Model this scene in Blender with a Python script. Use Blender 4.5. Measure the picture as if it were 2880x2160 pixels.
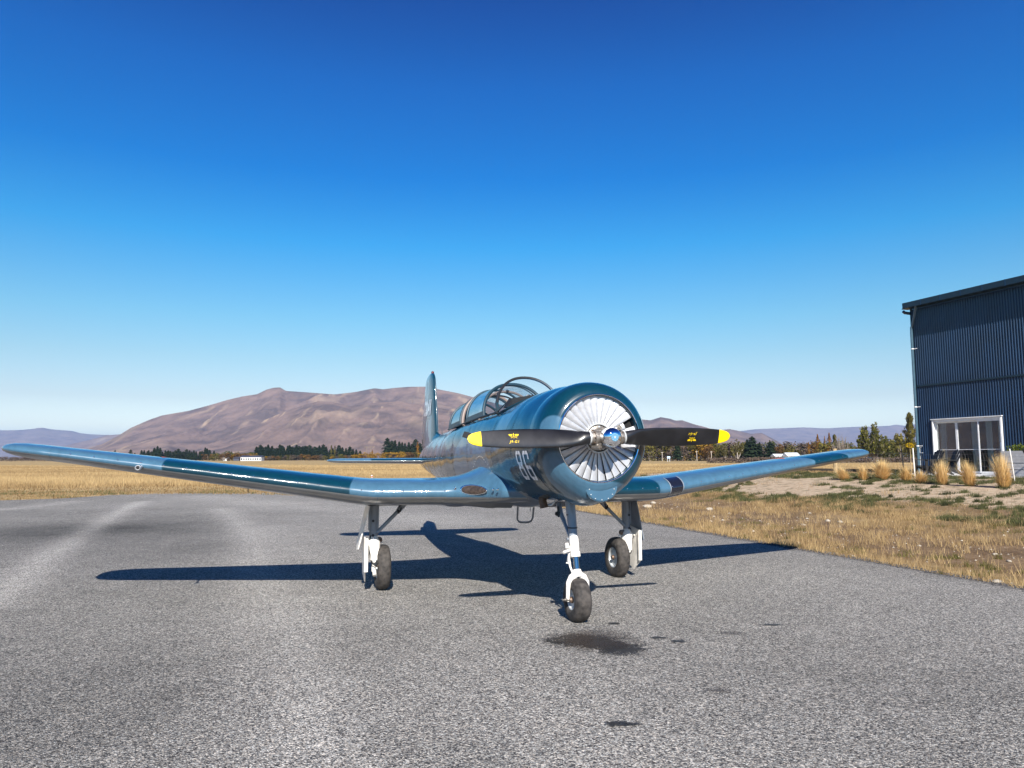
import bpy, bmesh, math, random
import numpy as np
from mathutils import Vector, Matrix, Euler
R = math.radians
random.seed(7); rng = np.random.default_rng(11)
scene = bpy.context.scene
for o in list(bpy.data.objects): bpy.data.objects.remove(o)
col = scene.collection

# ------------------------------------------------------------------ camera
CH = 1.467
F_SRC = 2102.0; PITCH = R(5.646)
cam_d = bpy.data.cameras.new('camera'); cam = bpy.data.objects.new('camera', cam_d); col.objects.link(cam)
cam_d.sensor_width = 36; cam_d.lens = 36*F_SRC/2880
cam.location = (0, 0, CH); cam.rotation_euler = Euler((R(90)+PITCH, 0, 0))
cam.rotation_mode = 'QUATERNION'
cam.rotation_quaternion = Euler((R(90)+PITCH, 0, 0)).to_quaternion() @ Euler((0, 0, R(-0.139))).to_quaternion()
cam_d.clip_start = 0.05; cam_d.clip_end = 120000
scene.camera = cam
scene.render.resolution_x = 1024; scene.render.resolution_y = 768

# ------------------------------------------------------------------ world + sun
SUN_AZ, SUN_EL = 174.2, 35.5          # clockwise from +Y
world = bpy.data.worlds.new('World'); scene.world = world; world.use_nodes = True
wn = world.node_tree.nodes; wl = world.node_tree.links; wn.clear()
sky = wn.new('ShaderNodeTexSky'); sky.sky_type = 'NISHITA'; sky.sun_disc = False
sky.sun_elevation = R(SUN_EL); sky.sun_rotation = R(SUN_AZ)
sky.altitude = 600; sky.air_density = 1.0; sky.dust_density = 0.3; sky.ozone_density = 2.5
# tone of this very clear autumn sky by height above the horizon (same all round): deep blue overhead, pale at the rim
SKY_TONE = [(0.0, (2.298, 2.292, 2.182)), (0.0178, (2.052, 2.046, 1.948)), (0.0391, (1.911, 1.73, 1.519)), (0.0747, (1.351, 1.216, 1.076)), (0.1267, (1.026, 1.172, 1.051)), (0.1783, (0.706, 1.179, 1.161)), (0.2738, (0.162, 1.044, 1.404)), (0.3554, (0.0, 0.753, 1.403)), (0.457, (0.0, 0.593, 1.333)), (0.5391, (0.0, 0.377, 1.059)), (0.75, (0.0, 0.19, 0.7)), (1.0, (0.0, 0.12, 0.52))]
geo = wn.new('ShaderNodeTexCoord'); sx = wn.new('ShaderNodeSeparateXYZ'); rp = wn.new('ShaderNodeValToRGB'); wl.new(geo.outputs['Generated'], sx.inputs[0]); wl.new(sx.outputs[2], rp.inputs[0])
el = rp.color_ramp.elements
el[1].position = 1.0; el[1].color = (*[x/4 for x in SKY_TONE[-1][1]], 1); el[0].position = 0; el[0].color = (*[x/4 for x in SKY_TONE[0][1]], 1)
for p_, c_ in SKY_TONE[1:-1]:
    q_ = el.new(p_); q_.color = (*[x/4 for x in c_], 1)
mu = wn.new('ShaderNodeVectorMath'); mu.operation = 'MULTIPLY'; mu2 = wn.new('ShaderNodeVectorMath'); mu2.operation = 'SCALE'; mu2.inputs['Scale'].default_value = 4
bg = wn.new('ShaderNodeBackground'); bg.inputs[1].default_value = 0.0622
wo = wn.new('ShaderNodeOutputWorld')
wl.new(sky.outputs[0], mu.inputs[0]); wl.new(rp.outputs[0], mu.inputs[1]); wl.new(mu.outputs[0], mu2.inputs[0]); wl.new(mu2.outputs[0], bg.inputs[0]); wl.new(bg.outputs[0], wo.inputs[0])
sd = bpy.data.lights.new('sun', 'SUN'); so = bpy.data.objects.new('sun', sd); col.objects.link(so)
sd.energy = 5.0; sd.angle = R(0.53); sd.color = (1.0, 0.945, 0.86)
sv = Vector((math.sin(R(SUN_AZ))*math.cos(R(SUN_EL)), math.cos(R(SUN_AZ))*math.cos(R(SUN_EL)), math.sin(R(SUN_EL))))
so.rotation_euler = sv.to_track_quat('Z', 'Y').to_euler(); so.location = sv*60
vs = scene.view_settings; vs.view_transform = 'Standard'; vs.look = 'None'; vs.exposure = 0.90; vs.gamma = 1.0; vs.use_curve_mapping = False
scene.cycles.max_bounces = 8; scene.cycles.transparent_max_bounces = 16
scene.cycles.volume_bounces = 0

# ------------------------------------------------------------------ helpers
def tag(o, label=None, cat=None, group=None, kind=None):
    if label: o['label'] = label
    if cat: o['category'] = cat
    if group: o['group'] = group
    if kind: o['kind'] = kind
    return o
def empty(name, loc=(0, 0, 0), rz=0):
    o = bpy.data.objects.new(name, None); col.objects.link(o); o.location = loc; o.rotation_euler = (0, 0, rz)
    o.empty_display_size = 0.2
    return o
def mesh_obj(name, verts, faces, mat=None, parent=None, smooth=False, mats=None, fmat=None, attrs=None, fc=None):
    me = bpy.data.meshes.new(name); me.from_pydata([tuple(v) for v in verts], [], faces); me.update()
    for m in (mats or ([mat] if mat else [])): me.materials.append(m)
    if fmat is not None: me.polygons.foreach_set('material_index', np.array(fmat, dtype=np.int32))
    if smooth: me.polygons.foreach_set('use_smooth', np.ones(len(me.polygons), dtype=bool))
    if attrs:
        for k, a in attrs.items():
            at = me.attributes.new(k, 'FLOAT', 'POINT'); at.data.foreach_set('value', np.asarray(a, dtype=np.float32))
    if fc is not None:
        at = me.attributes.new('tint', 'FLOAT', 'FACE'); at.data.foreach_set('value', np.asarray(fc, dtype=np.float32))
    o = bpy.data.objects.new(name, me); col.objects.link(o)
    if parent: o.parent = parent
    return o
def tri_obj(name, V, mat, parent=None, tint=None, nv=3):
    """V: (n, nv, 3) array of separate polygons -> one mesh, fast"""
    n = len(V); me = bpy.data.meshes.new(name)
    me.vertices.add(n*nv); me.vertices.foreach_set('co', V.reshape(-1).astype(np.float32))
    me.loops.add(n*nv); me.loops.foreach_set('vertex_index', np.arange(n*nv, dtype=np.int32))
    me.polygons.add(n); me.polygons.foreach_set('loop_start', np.arange(0, n*nv, nv, dtype=np.int32))
    me.polygons.foreach_set('loop_total', np.full(n, nv, dtype=np.int32))
    if tint is not None:
        at = me.attributes.new('tint', 'FLOAT', 'FACE'); at.data.foreach_set('value', tint.astype(np.float32))
    me.materials.append(mat); me.update(calc_edges=True)
    o = bpy.data.objects.new(name, me); col.objects.link(o)
    if parent: o.parent = parent
    return o
def grid_obj(name, P, mat, parent=None, smooth=True, attrs=None, close_u=False, close_v=False, mats=None, fmat=None):
    """P: (nu, nv, 3)"""
    nu, nv = P.shape[:2]; f = []
    for i in range(nu if close_u else nu-1):
        for j in range(nv if close_v else nv-1):
            a = i*nv+j; b = ((i+1) % nu)*nv+j; c = ((i+1) % nu)*nv+(j+1) % nv; d = i*nv+(j+1) % nv
            f.append((a, b, c, d))
    return mesh_obj(name, P.reshape(-1, 3).tolist(), f, mat, parent, smooth, mats, fmat, attrs)
class MB:
    def __init__(s): s.v = []; s.f = []; s.t = []; s.tint = 0.5
    def add(s, v, f):
        b = len(s.v); s.v += [tuple(p) for p in v]; s.f += [tuple(b+i for i in q) for q in f]; s.t += [s.tint]*len(f)
    def box(s, c, d, M=None):
        x, y, z = d[0]/2, d[1]/2, d[2]/2
        v = [Vector((i*x, j*y, k*z)) for i in (-1, 1) for j in (-1, 1) for k in (-1, 1)]
        if M is not None: v = [M @ p for p in v]
        v = [p+Vector(c) for p in v]
        s.add(v, [(0, 1, 3, 2), (4, 6, 7, 5), (0, 4, 5, 1), (2, 3, 7, 6), (0, 2, 6, 4), (1, 5, 7, 3)])
    def tube(s, pts, r, n=10, cap=True, flat=1.0):
        pts = [Vector(p) for p in pts]; rs = r if isinstance(r, (list, tuple)) else [r]*len(pts)
        rings = []; up = None
        for i, p in enumerate(pts):
            t = (pts[min(i+1, len(pts)-1)]-pts[max(i-1, 0)]).normalized()
            if up is None: up = Vector((0, 0, 1)) if abs(t.z) < 0.9 else Vector((1, 0, 0))
            a = t.cross(up).normalized(); b = a.cross(t).normalized(); up = b
            rings.append([p+a*math.cos(2*math.pi*k/n)*rs[i]+b*math.sin(2*math.pi*k/n)*rs[i]*flat for k in range(n)])
        v = [q for rg in rings for q in rg]; f = []
        for i in range(len(pts)-1):
            for k in range(n):
                f.append((i*n+k, (i+1)*n+k, (i+1)*n+(k+1) % n, i*n+(k+1) % n))
        if cap: f += [tuple(range(n)), tuple(reversed(range((len(pts)-1)*n, len(pts)*n)))]
        s.add(v, f)
    def lathe(s, prof, axis='x', c=(0, 0, 0), n=32, cap=False):
        """prof: list of (a along axis, r)"""
        v = []
        for a, r in prof:
            for k in range(n):
                t = 2*math.pi*k/n; p = {'x': (a, r*math.cos(t), r*math.sin(t)), 'y': (r*math.cos(t), a, r*math.sin(t)), 'z': (r*math.cos(t), r*math.sin(t), a)}[axis]
                v.append((p[0]+c[0], p[1]+c[1], p[2]+c[2]))
        f = []
        for i in range(len(prof)-1):
            for k in range(n): f.append((i*n+k, i*n+(k+1) % n, (i+1)*n+(k+1) % n, (i+1)*n+k))
        if cap: f += [tuple(reversed(range(n))), tuple(range((len(prof)-1)*n, len(prof)*n))]
        s.add(v, f)
    def prism(s, poly, ext):
        """poly: list of 3D points, ext: extrusion vector"""
        n = len(poly); e = Vector(ext); v = [Vector(p) for p in poly]+[Vector(p)+e for p in poly]
        s.add(v, [tuple(reversed(range(n))), tuple(range(n, 2*n))]+[(i, (i+1) % n, n+(i+1) % n, n+i) for i in range(n)])
    def build(s, name, mat, parent=None, smooth=False, bevel=0, tint=False):
        o = mesh_obj(name, s.v, s.f, mat, parent, smooth, fc=s.t if tint else None)
        bm = bmesh.new(); bm.from_mesh(o.data); bmesh.ops.recalc_face_normals(bm, faces=bm.faces)
        if bevel:
            bmesh.ops.bevel(bm, geom=[e for e in bm.edges if e.is_manifold and e.calc_face_angle(0) > 0.5], offset=bevel, segments=2, affect='EDGES', clamp_overlap=True)
        bm.to_mesh(o.data); bm.free()
        if smooth:
            try: o.data.set_sharp_from_angle(angle=R(38))
            except Exception: pass
        return o
def copy_tree(o, parent=None):
    c = o.copy(); col.objects.link(c); c.parent = parent
    for ch in list(o.children): copy_tree(ch, c)
    return c
def vnoise(x, y, seed=0):
    x = np.asarray(x, float); y = np.asarray(y, float)
    xi = np.floor(x).astype(np.int64); yi = np.floor(y).astype(np.int64); fx = x-xi; fy = y-yi
    fx = fx*fx*fx*(fx*(fx*6-15)+10); fy = fy*fy*fy*(fy*(fy*6-15)+10)
    def h(a, b):
        n = (a*374761393+b*668265263+seed*1442695041) & 0xffffffff
        n = ((n ^ (n >> 13))*1274126177) & 0xffffffff
        n = (n ^ (n >> 16)) & 0xffffffff
        return n/4294967295.0
    a = h(xi, yi); b = h(xi+1, yi); c = h(xi, yi+1); d = h(xi+1, yi+1)
    return (a*(1-fx)+b*fx)*(1-fy)+(c*(1-fx)+d*fx)*fy
def fbm(x, y, oct=5, seed=0, ridged=False, gain=0.5):
    s = 0; a = 1; t = 0
    for i in range(oct):
        n = vnoise(x*2**i+17.3*i, y*2**i-9.1*i, seed+i)
        if ridged: n = 1-np.abs(2*n-1)
        s = s+a*n; t += a; a *= gain
    return s/t
def sst(t): t = np.clip(t, 0, 1); return t*t*(3-2*t)
def wx(u, D): return (u-1440)/F_SRC*D*math.cos(PITCH)           # world x of a bearing near the horizon at depth D
def elev(v, D): return CH+D*math.tan(PITCH+math.atan((1080-v)/F_SRC))

# ------------------------------------------------------------------ materials
def new_mat(name):
    m = bpy.data.materials.new(name); m.use_nodes = True; nt = m.node_tree
    return m, nt, nt.nodes, nt.links, nt.nodes['Principled BSDF']
def simple(name, c, rough=0.5, metal=0.0, bump=0.0, bscale=40, var=0.0, coat=0.0, vscale=6, dirt=None):
    m, nt, N, L, B = new_mat(name)
    B.inputs['Roughness'].default_value = rough; B.inputs['Metallic'].default_value = metal
    B.inputs['Base Color'].default_value = (*c, 1)
    if coat: B.inputs['Coat Weight'].default_value = coat; B.inputs['Coat Roughness'].default_value = 0.05
    tc = N.new('ShaderNodeTexCoord')
    if var:
        n = N.new('ShaderNodeTexNoise'); n.inputs['Scale'].default_value = vscale; n.inputs['Detail'].default_value = 6
        r = N.new('ShaderNodeMix'); r.data_type = 'RGBA'
        r.inputs[6].default_value = (*[x*(1-var) for x in c], 1); r.inputs[7].default_value = (*(dirt or [min(1, x*(1+var)) for x in c]), 1)
        mr = N.new('ShaderNodeMapRange'); mr.inputs[1].default_value = .35; mr.inputs[2].default_value = .68
        L.new(tc.outputs['Object'], n.inputs['Vector']); L.new(n.outputs[0], mr.inputs[0]); L.new(mr.outputs[0], r.inputs[0]); L.new(r.outputs[2], B.inputs['Base Color'])
    if bump:
        n2 = N.new('ShaderNodeTexNoise'); n2.inputs['Scale'].default_value = bscale; n2.inputs['Detail'].default_value = 4
        b = N.new('ShaderNodeBump'); b.inputs['Strength'].default_value = bump; b.inputs['Distance'].default_value = 0.01
        L.new(tc.outputs['Object'], n2.inputs['Vector']); L.new(n2.outputs[0], b.inputs['Height']); L.new(b.outputs[0], B.inputs['Normal'])
    return m
def leafy(name, c0, c1, rough=0.8, trans=0.25):
    c0 = tuple(x*.80 for x in c0); c1 = tuple(x*.76 for x in c1)
    m, nt, N, L, B = new_mat(name)
    a = N.new('ShaderNodeAttribute'); a.attribute_name = 'tint'; a.attribute_type = 'GEOMETRY'
    r = N.new('ShaderNodeMix'); r.data_type = 'RGBA'; r.inputs[6].default_value = (*c0, 1); r.inputs[7].default_value = (*c1, 1)
    L.new(a.outputs['Fac'], r.inputs[0]); L.new(r.outputs[2], B.inputs['Base Color']); B.inputs['Roughness'].default_value = rough
    B.inputs['Specular IOR Level'].default_value = 0.2
    if trans:
        t = N.new('ShaderNodeBsdfTranslucent'); L.new(r.outputs[2], t.inputs[0]); x = N.new('ShaderNodeMixShader'); x.inputs[0].default_value = trans
        L.new(B.outputs[0], x.inputs[1]); L.new(t.outputs[0], x.inputs[2]); L.new(x.outputs[0], N['Material Output'].inputs[0])
    return m

DARK = (0.0016, 0.033, 0.056); LIGHT = (0.053, 0.130, 0.202)
def paint_mat():
    m, nt, N, L, B = new_mat('camouflage_paint')
    a = N.new('ShaderNodeAttribute'); a.attribute_name = 'camo'; a.attribute_type = 'GEOMETRY'
    tc = N.new('ShaderNodeTexCoord')
    mr = N.new('ShaderNodeMapRange'); mr.inputs[1].default_value = -0.008; mr.inputs[2].default_value = 0.008
    r = N.new('ShaderNodeMix'); r.data_type = 'RGBA'; r.inputs[6].default_value = (*DARK, 1); r.inputs[7].default_value = (*LIGHT, 1)
    L.new(a.outputs['Fac'], mr.inputs[0]); L.new(mr.outputs[0], r.inputs[0])
    # slight fading / streaks of the enamel
    mp = N.new('ShaderNodeMapping'); mp.inputs['Scale'].default_value = (5, 5, 1.2)
    n = N.new('ShaderNodeTexNoise'); n.inputs['Scale'].default_value = 3; n.inputs['Detail'].default_value = 8; n.inputs['Roughness'].default_value = .65
    L.new(tc.outputs['Object'], mp.inputs[0]); L.new(mp.outputs[0], n.inputs['Vector'])
    m2 = N.new('ShaderNodeMapRange'); m2.inputs[1].default_value = .3; m2.inputs[2].default_value = .75; m2.inputs[3].default_value = .86; m2.inputs[4].default_value = 1.16
    L.new(n.outputs[0], m2.inputs[0])
    v = N.new('ShaderNodeVectorMath'); v.operation = 'SCALE'; L.new(r.outputs[2], v.inputs[0]); L.new(m2.outputs[0], v.inputs['Scale'])
    L.new(v.outputs[0], B.inputs['Base Color'])
    B.inputs['Roughness'].default_value = 0.35; B.inputs['Specular IOR Level'].default_value = .25; B.inputs['Coat Weight'].default_value = 1.0; B.inputs['Coat Roughness'].default_value = 0.06
    # panel waviness + fine orange peel
    n1 = N.new('ShaderNodeTexNoise'); n1.inputs['Scale'].default_value = 3.0; n1.inputs['Detail'].default_value = 1.5
    n2 = N.new('ShaderNodeTexNoise'); n2.inputs['Scale'].default_value = 160
    L.new(tc.outputs['Object'], n1.inputs['Vector']); L.new(tc.outputs['Object'], n2.inputs['Vector'])
    b1 = N.new('ShaderNodeBump'); b1.inputs['Strength'].default_value = .28; b1.inputs['Distance'].default_value = .05
    b2 = N.new('ShaderNodeBump'); b2.inputs['Strength'].default_value = .04; b2.inputs['Distance'].default_value = .004
    L.new(n1.outputs[0], b1.inputs['Height']); L.new(n2.outputs[0], b2.inputs['Height']); L.new(b1.outputs[0], b2.inputs['Normal'])
    L.new(b2.outputs[0], B.inputs['Normal']); L.new(b2.outputs[0], B.inputs['Coat Normal'])
    return m
M = {}
M['paint'] = paint_mat()
M['belly'] = simple('grey_underside_paint', (0.19, 0.195, 0.20), .3, 0, .15, 12, .12, coat=.5)
M['gear_grey'] = simple('gear_grey', (0.24, 0.27, 0.31), .35, 0, .1, 30, .15, coat=.3)
M['gear_white'] = simple('gear_white', (0.80, 0.77, 0.72), .38, 0, .15, 60, .10, coat=.3, vscale=14)
M['chrome'] = simple('chrome', (0.92, 0.93, 0.95), .04, 1.0)
M['steel'] = simple('hub_steel', (0.26, 0.235, 0.21), .48, .8, .3, 90, .3, vscale=20)
M['alu'] = simple('shutter_aluminium', (0.56, 0.57, 0.60), .38, .45, .2, 45, .16, vscale=9)
M['black_blade'] = simple('blade_black', (0.009, 0.009, 0.011), .36, 0, .08, 14, .5, coat=.35, vscale=7)
M['yellow'] = simple('yellow_paint', (0.90, 0.62, 0.0), .4, 0, .05, 40, .04)
M['black'] = simple('black_frame', (0.012, 0.013, 0.016), .45)
M['dark'] = simple('dark_interior', (0.006, 0.006, 0.007), .8)
M['tyre'] = simple('tyre_rubber', (0.036, 0.032, 0.030), .8, 0, .5, 70, .45, vscale=18, dirt=(0.075, 0.066, 0.060))
M['rim'] = simple('rim_grey', (0.55, 0.57, 0.58), .35, .3, .1, 50, .15)
M['white_mark'] = simple('white_marking', (0.93, 0.94, 0.96), .25, 0, .05, 40, .03, coat=1)
M['red'] = simple('red_marking', (0.55, 0.05, 0.03), .4)
M['lampred'] = simple('lamp_red', (0.12, 0.01, 0.01), .15)
M['pipe'] = simple('exhaust_brown', (0.16, 0.11, 0.08), .55, .6, .3, 60, .4, vscale=12)
M['frame_brown'] = simple('frame_taupe', (0.22, 0.17, 0.15), .4)
M['frame_teal'] = simple('frame_dark_teal', (0.003, 0.03, 0.05), .45, coat=.15)
M['seam_blue'] = simple('seam_blue', (.03, .10, .17), .4, coat=.6)
M['dull_chrome'] = simple('dull_chrome', (.34, .35, .38), .12, 1.0)
M['emblem'] = simple('emblem_blue', (0.09, 0.27, 0.42), .3)
def glass_mat(name, tint, base_refl=0.06, alpha=0.12, rough=0.02, mult=1.0):
    m, nt, N, L, B = new_mat(name); N.remove(B)
    t = N.new('ShaderNodeBsdfTransparent'); t.inputs[0].default_value = (*tint, 1)
    g = N.new('ShaderNodeBsdfGlossy'); g.inputs['Roughness'].default_value = rough
    d = N.new('ShaderNodeBsdfDiffuse'); d.inputs[0].default_value = (.5, .6, .7, 1)
    f = N.new('ShaderNodeFresnel'); f.inputs[0].default_value = 1.5
    ad = N.new('ShaderNodeMath'); ad.operation = 'MULTIPLY_ADD'; ad.inputs[1].default_value = mult; ad.inputs[2].default_value = base_refl; ad.use_clamp = True
    L.new(f.outputs[0], ad.inputs[0])
    x0 = N.new('ShaderNodeMixShader'); x0.inputs[0].default_value = alpha; L.new(t.outputs[0], x0.inputs[1]); L.new(d.outputs[0], x0.inputs[2])
    x = N.new('ShaderNodeMixShader'); L.new(ad.outputs[0], x.inputs[0]); L.new(x0.outputs[0], x.inputs[1]); L.new(g.outputs[0], x.inputs[2]); L.new(x.outputs[0], N['Material Output'].inputs[0])
    return m
M['canopy_glass'] = glass_mat('canopy_glass', (.93, .965, .985), .0, .012, .01, .28)
M['canopy_glass_hazy'] = glass_mat('canopy_glass_side', (.80, .89, .97), .12, .035, .02, .7)
M['window_glass'] = glass_mat('window_glass', (.80, .86, .86), .07, .01)

# ================================================================== AIRCRAFT
YAW = R(17.592)
plane = empty('airplane', (0.571, 6.953, 0.004), -(math.pi/2-YAW))
plane.rotation_euler.x = R(-.25)
tag(plane, 'two-tone blue low-wing propeller airplane parked on the tarmac apron', 'airplane')
# ---- camouflage : positive = light
def camo_fus(P):
    x, y, z = P[:, 0], P[:, 1], P[:, 2]
    s = np.full(len(P), -0.35)
    # irregular blobs of light paint, both sides
    for cx, cy, cz, rx, ry, rz in (
        (.52, -.30, 1.20, .17, .40, .33), (.42, .05, 1.08, .5, .36, .19), (.54, -.43, 1.72, .13, .13, .10),
        (-.62, 0, 1.93, .22, 9, .42), (-1.95, -.45, 1.32, .85, .6, .42), (-1.0, -.45, 1.16, .35, .5, .16),
        (-3.9, -.3, 1.75, .5, .5, .35), (-5.4, .3, 1.5, .6, .5, .6), (-6.6, -.1, 1.3, .4, .6, .5), (.1, .5, 1.5, .22, .25, .3), (-2.6, .5, 1.5, .8, .4, .4)):
        wob = .10*(fbm(x*2.1+5, z*2.1+y, 2, 3)-.5)
        d = 1-np.sqrt(((x-cx-.35*(z-cz)*(cx == -.62))/rx)**2+((y-cy)/ry)**2+((z-cz)/rz)**2)+wob
        s = np.maximum(s, d*min(rx, rz))
    return s
def camo_wing(P):
    y = P[:, 1]; x = P[:, 0]
    c = (x+1.3)
    yl = y-0.30*(c+.25)**2*np.sign(y)*0+0
    bL1 = 3.72-.25*c*c; bL2 = 1.93+.45*np.abs(c+.5)**2-.1
    bR1 = 1.62-.55*(c)**2+.0; bR2 = 4.02-.9*np.abs(c+.35)+.2*c*c; bR3 = 4.66-1.1*np.abs(c+.35)**1.2+.0
    L = np.where(-y > bL1, -y-bL1, np.where(-y > bL2, np.maximum(bL1+y*1, 0)*-1, bL2+y))
    L = np.where((-y <= bL1) & (-y > bL2), -np.minimum(bL1+y, -y-bL2), L)
    Rr = np.where(y > bR3, y-bR3, np.where(y > bR2, -np.minimum(y-bR2, bR3-y), np.where(y > bR1, np.minimum(y-bR1, bR2-y), y-bR1)))
    return np.where(y < 0, L, Rr)

# ---- fuselage sections
FS = np.array([  # x, half width, z top, z bottom, z of widest, exponent
    (.20, .520, 2.118, 1.080, 1.60, 2.0), (0.0, .530, 2.140, 1.060, 1.60, 2.0), (-.5, .535, 2.118, 1.040, 1.58, 2.1), (-.9, .53, 2.065, .985, 1.56, 2.2),
    (-1.25, .52, 1.990, .925, 1.54, 2.9), (-1.8, .515, 1.965, .915, 1.52, 3.4), (-2.6, .51, 1.935, .915, 1.50, 3.4), (-3.2, .50, 1.905, .930, 1.48, 3.2),
    (-3.8, .475, 1.905, .965, 1.47, 2.2), (-4.4, .425, 1.905, 1.020, 1.46, 2.0), (-5.0, .375, 1.880, 1.075, 1.45, 2.0), (-5.6, .32, 1.83, 1.13, 1.45, 2.0),
    (-6.2, .255, 1.765, 1.19, 1.45, 2.0), (-6.8, .18, 1.68, 1.25, 1.44, 2.0), (-7.2, .12, 1.60, 1.30, 1.43, 2.0), (-7.52, .05, 1.52, 1.36, 1.43, 2.0)])
def fsec(x):
    return [np.interp(x, FS[::-1, 0], FS[::-1, k]) for k in range(1, 6)]
# smoothed table
_xs = np.linspace(FS[-1, 0], FS[0, 0], 160); _tab = np.array([fsec(x) for x in _xs])
for _ in range(12):
    _tab[1:-1] = (_tab[:-2]+2*_tab[1:-1]+_tab[2:])/4
def fs(x): return [np.interp(x, _xs, _tab[:, k]) for k in range(5)]
def fus_pt(x, th, off=0.0):
    hw, zt, zb, zc, n = fs(x)
    c, s = math.cos(th), math.sin(th)
    y = math.copysign(abs(c)**(2/n), c)*(hw+off); h = (zt-zc if s > 0 else zc-zb)+off
    nn = n if s > 0 else 2.0
    if s < 0: y = math.copysign(abs(c)**(2/2.05), c)*(hw+off); nn = 2.05
    return (x, y, zc+math.copysign(abs(s)**(2/nn), s)*h)
def fus_side_y(x, z):
    hw, zt, zb, zc, n = fs(x)
    t = (z-zc)/((zt-zc) if z > zc else (zc-zb)); nn = n if z > zc else 2.05
    return hw*max(0, 1-abs(t)**nn)**(1/nn)
nx, nth = 150, 96
xs = np.linspace(.20, -7.52, nx)
P = np.array([[fus_pt(x, 2*math.pi*k/nth+math.pi/2) for k in range(nth)] for x in xs])
fv = P.reshape(-1, 3); cm = camo_fus(fv)
fm = []
for i in range(nx-1):
    for j in range(nth):
        q = P[[i, i, i+1, i+1], [j, (j+1) % nth, j, (j+1) % nth]].mean(0)
        fm.append(1 if q[2] < 1.13+.0*q[0] and q[0] < -.52-.9*(1.13-q[2]) and q[0] > -6.4 else 0)
fus = grid_obj('fuselage', P, None, plane, True, {'camo': cm}, close_v=True, mats=[M['paint'], M['belly']], fmat=fm)
mb = MB(); e = [fus_pt(-7.52, 2*math.pi*k/24) for k in range(24)]; mb.v = e; mb.f = [tuple(range(24))]; mb.t = [.5]; mb.build('tail_cap', M['frame_teal'], fus)
# firewall disc in the cooling gap
mb = MB(); mb.lathe([(.20, .50), (.14, .30), (.14, .02)], 'x', (0, 0, 1.60), 48); mb.build('firewall', M['dark'], plane)
# panel strips: thin raised skin laps and frames
def fus_band(x0, w, th0, th1, off=.0015, n=40):
    a = []
    for k in range(n+1):
        th = th0+(th1-th0)*k/n; a.append([fus_pt(x0, th, off), fus_pt(x0+w, th, off)])
    return np.array(a)
for xb in (-.30, -.98, -2.05, -2.85, -3.75, -4.45, -5.25, -6.1):
    Q = fus_band(xb, .006, -R(10), R(190) if xb < -3.8 or xb > -.9 else R(35), .0012, 44)
    grid_obj('panel_seam', Q, M['frame_teal'], fus)
    if not (xb < -3.8 or xb > -.9):
        grid_obj('panel_seam', fus_band(xb, .006, R(145), R(190), .0012, 20), M['frame_teal'], fus)
# rivet rows along frames on the visible side (tiny raised heads in one mesh)
mb = MB()
for xb in (-.27, -.95, -2.02, -2.82, -3.72, -4.42, -5.22, -6.07):
    for k in range(34):
        th = R(150)+R(75)*k/33; p = fus_pt(xb, th, .001); mb.lathe([(-.0035, .0001), (0, .0035), (.0035, .0001)], 'y', p, 5)
o = mb.build('rivet_row', M['frame_teal'], fus); o['kind'] = 'stuff'

# ---- cowling ring
prof = [(.205, .522), (.30, .523), (.37, .517), (.43, .503), (.48, .482), (.52, .455), (.548, .425), (.563, .398), (.566, .380), (.560, .371), (.54, .366), (.46, .366), (.44, .30)]
nn = 96; PP = []
# densify
pf = []
for i in range(len(prof)-1):
    for t in np.linspace(0, 1, 4)[:-1]: pf.append((prof[i][0]*(1-t)+prof[i+1][0]*t, prof[i][1]*(1-t)+prof[i+1][1]*t))
pf.append(prof[-1])
def chin(phi, r, a):      # slight bulge at the bottom centre (duct)
    d = max(0, math.cos(phi+math.pi/2))**14
    return r+d*.045*sst(np.array((r-.40)/.1))*1.0
for a, r in pf:
    row = []
    for k in range(nn):
        ph = 2*math.pi*k/nn; rr = float(chin(ph, r, a)); row.append((a, rr*math.cos(ph), 1.60+.03*(a-.2)/.37+rr*math.sin(ph)))
    PP.append(row)
PP = np.array(PP)
cowl = grid_obj('cowling', PP, M['paint'], plane, True, {'camo': camo_fus(PP.reshape(-1, 3))}, close_v=True)
CZ = 1.63
mb = MB(); mb.lathe([(.568, .372), (.571, .377), (.568, .382)], 'x', (0, 0, CZ), 96); mb.build('cowl_lip_ring', M['chrome'], cowl, True)
mb = MB()
for k in range(72):
    t = 2*math.pi*k/72; mb.lathe([(-.003, .0002), (.0, .003), (.003, .0002)], 'x', (.556, .405*math.cos(t), CZ+.405*math.sin(t)), 5)
o = mb.build('rivet_row', M['rim'], cowl); o['kind'] = 'stuff'
# blanked oil cooler scoop: raised rim + flat plate
def scoop_poly(w, h, zt, n=20, sag=.02):
    pts = []
    for k in range(n+1):
        t = math.pi*k/n; pts.append((-w*math.cos(t), zt-h*math.sin(t)**.85))
    for k in range(1, 9):
        t = k/9; pts.append((w-2*w*t, zt-sag*math.sin(math.pi*t)))
    return pts
cy = .028
po = scoop_poly(.150, .150, 1.238); pi_ = scoop_poly(.136, .134, 1.230)
mb = MB(); mb.prism([(.40, cy+a, b) for a, b in po], (.135, 0, 0)); o = mb.build('scoop', M['paint'], cowl, True, .004)
at = o.data.attributes.new('camo', 'FLOAT', 'POINT'); at.data.foreach_set('value', np.full(len(o.data.vertices), .3, np.float32))
scoopm = simple('scoop_plate_paint', (.045, .115, .185), .35, 0, .1, 30, .08, coat=.4)
mb = MB(); mb.prism([(.533, cy+a, b) for a, b in pi_], (.006, 0, 0)); mb.build('scoop_cover', scoopm, cowl)
mb = MB()
for a, b in [(-.115, 1.195), (.115, 1.195), (-.06, 1.115), (.06, 1.115), (0, 1.104), (-.1, 1.15), (.1, 1.15)]: mb.lathe([(0, .006), (.006, .004), (.008, .0005)], 'x', (.538, cy+a, b), 8)
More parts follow.
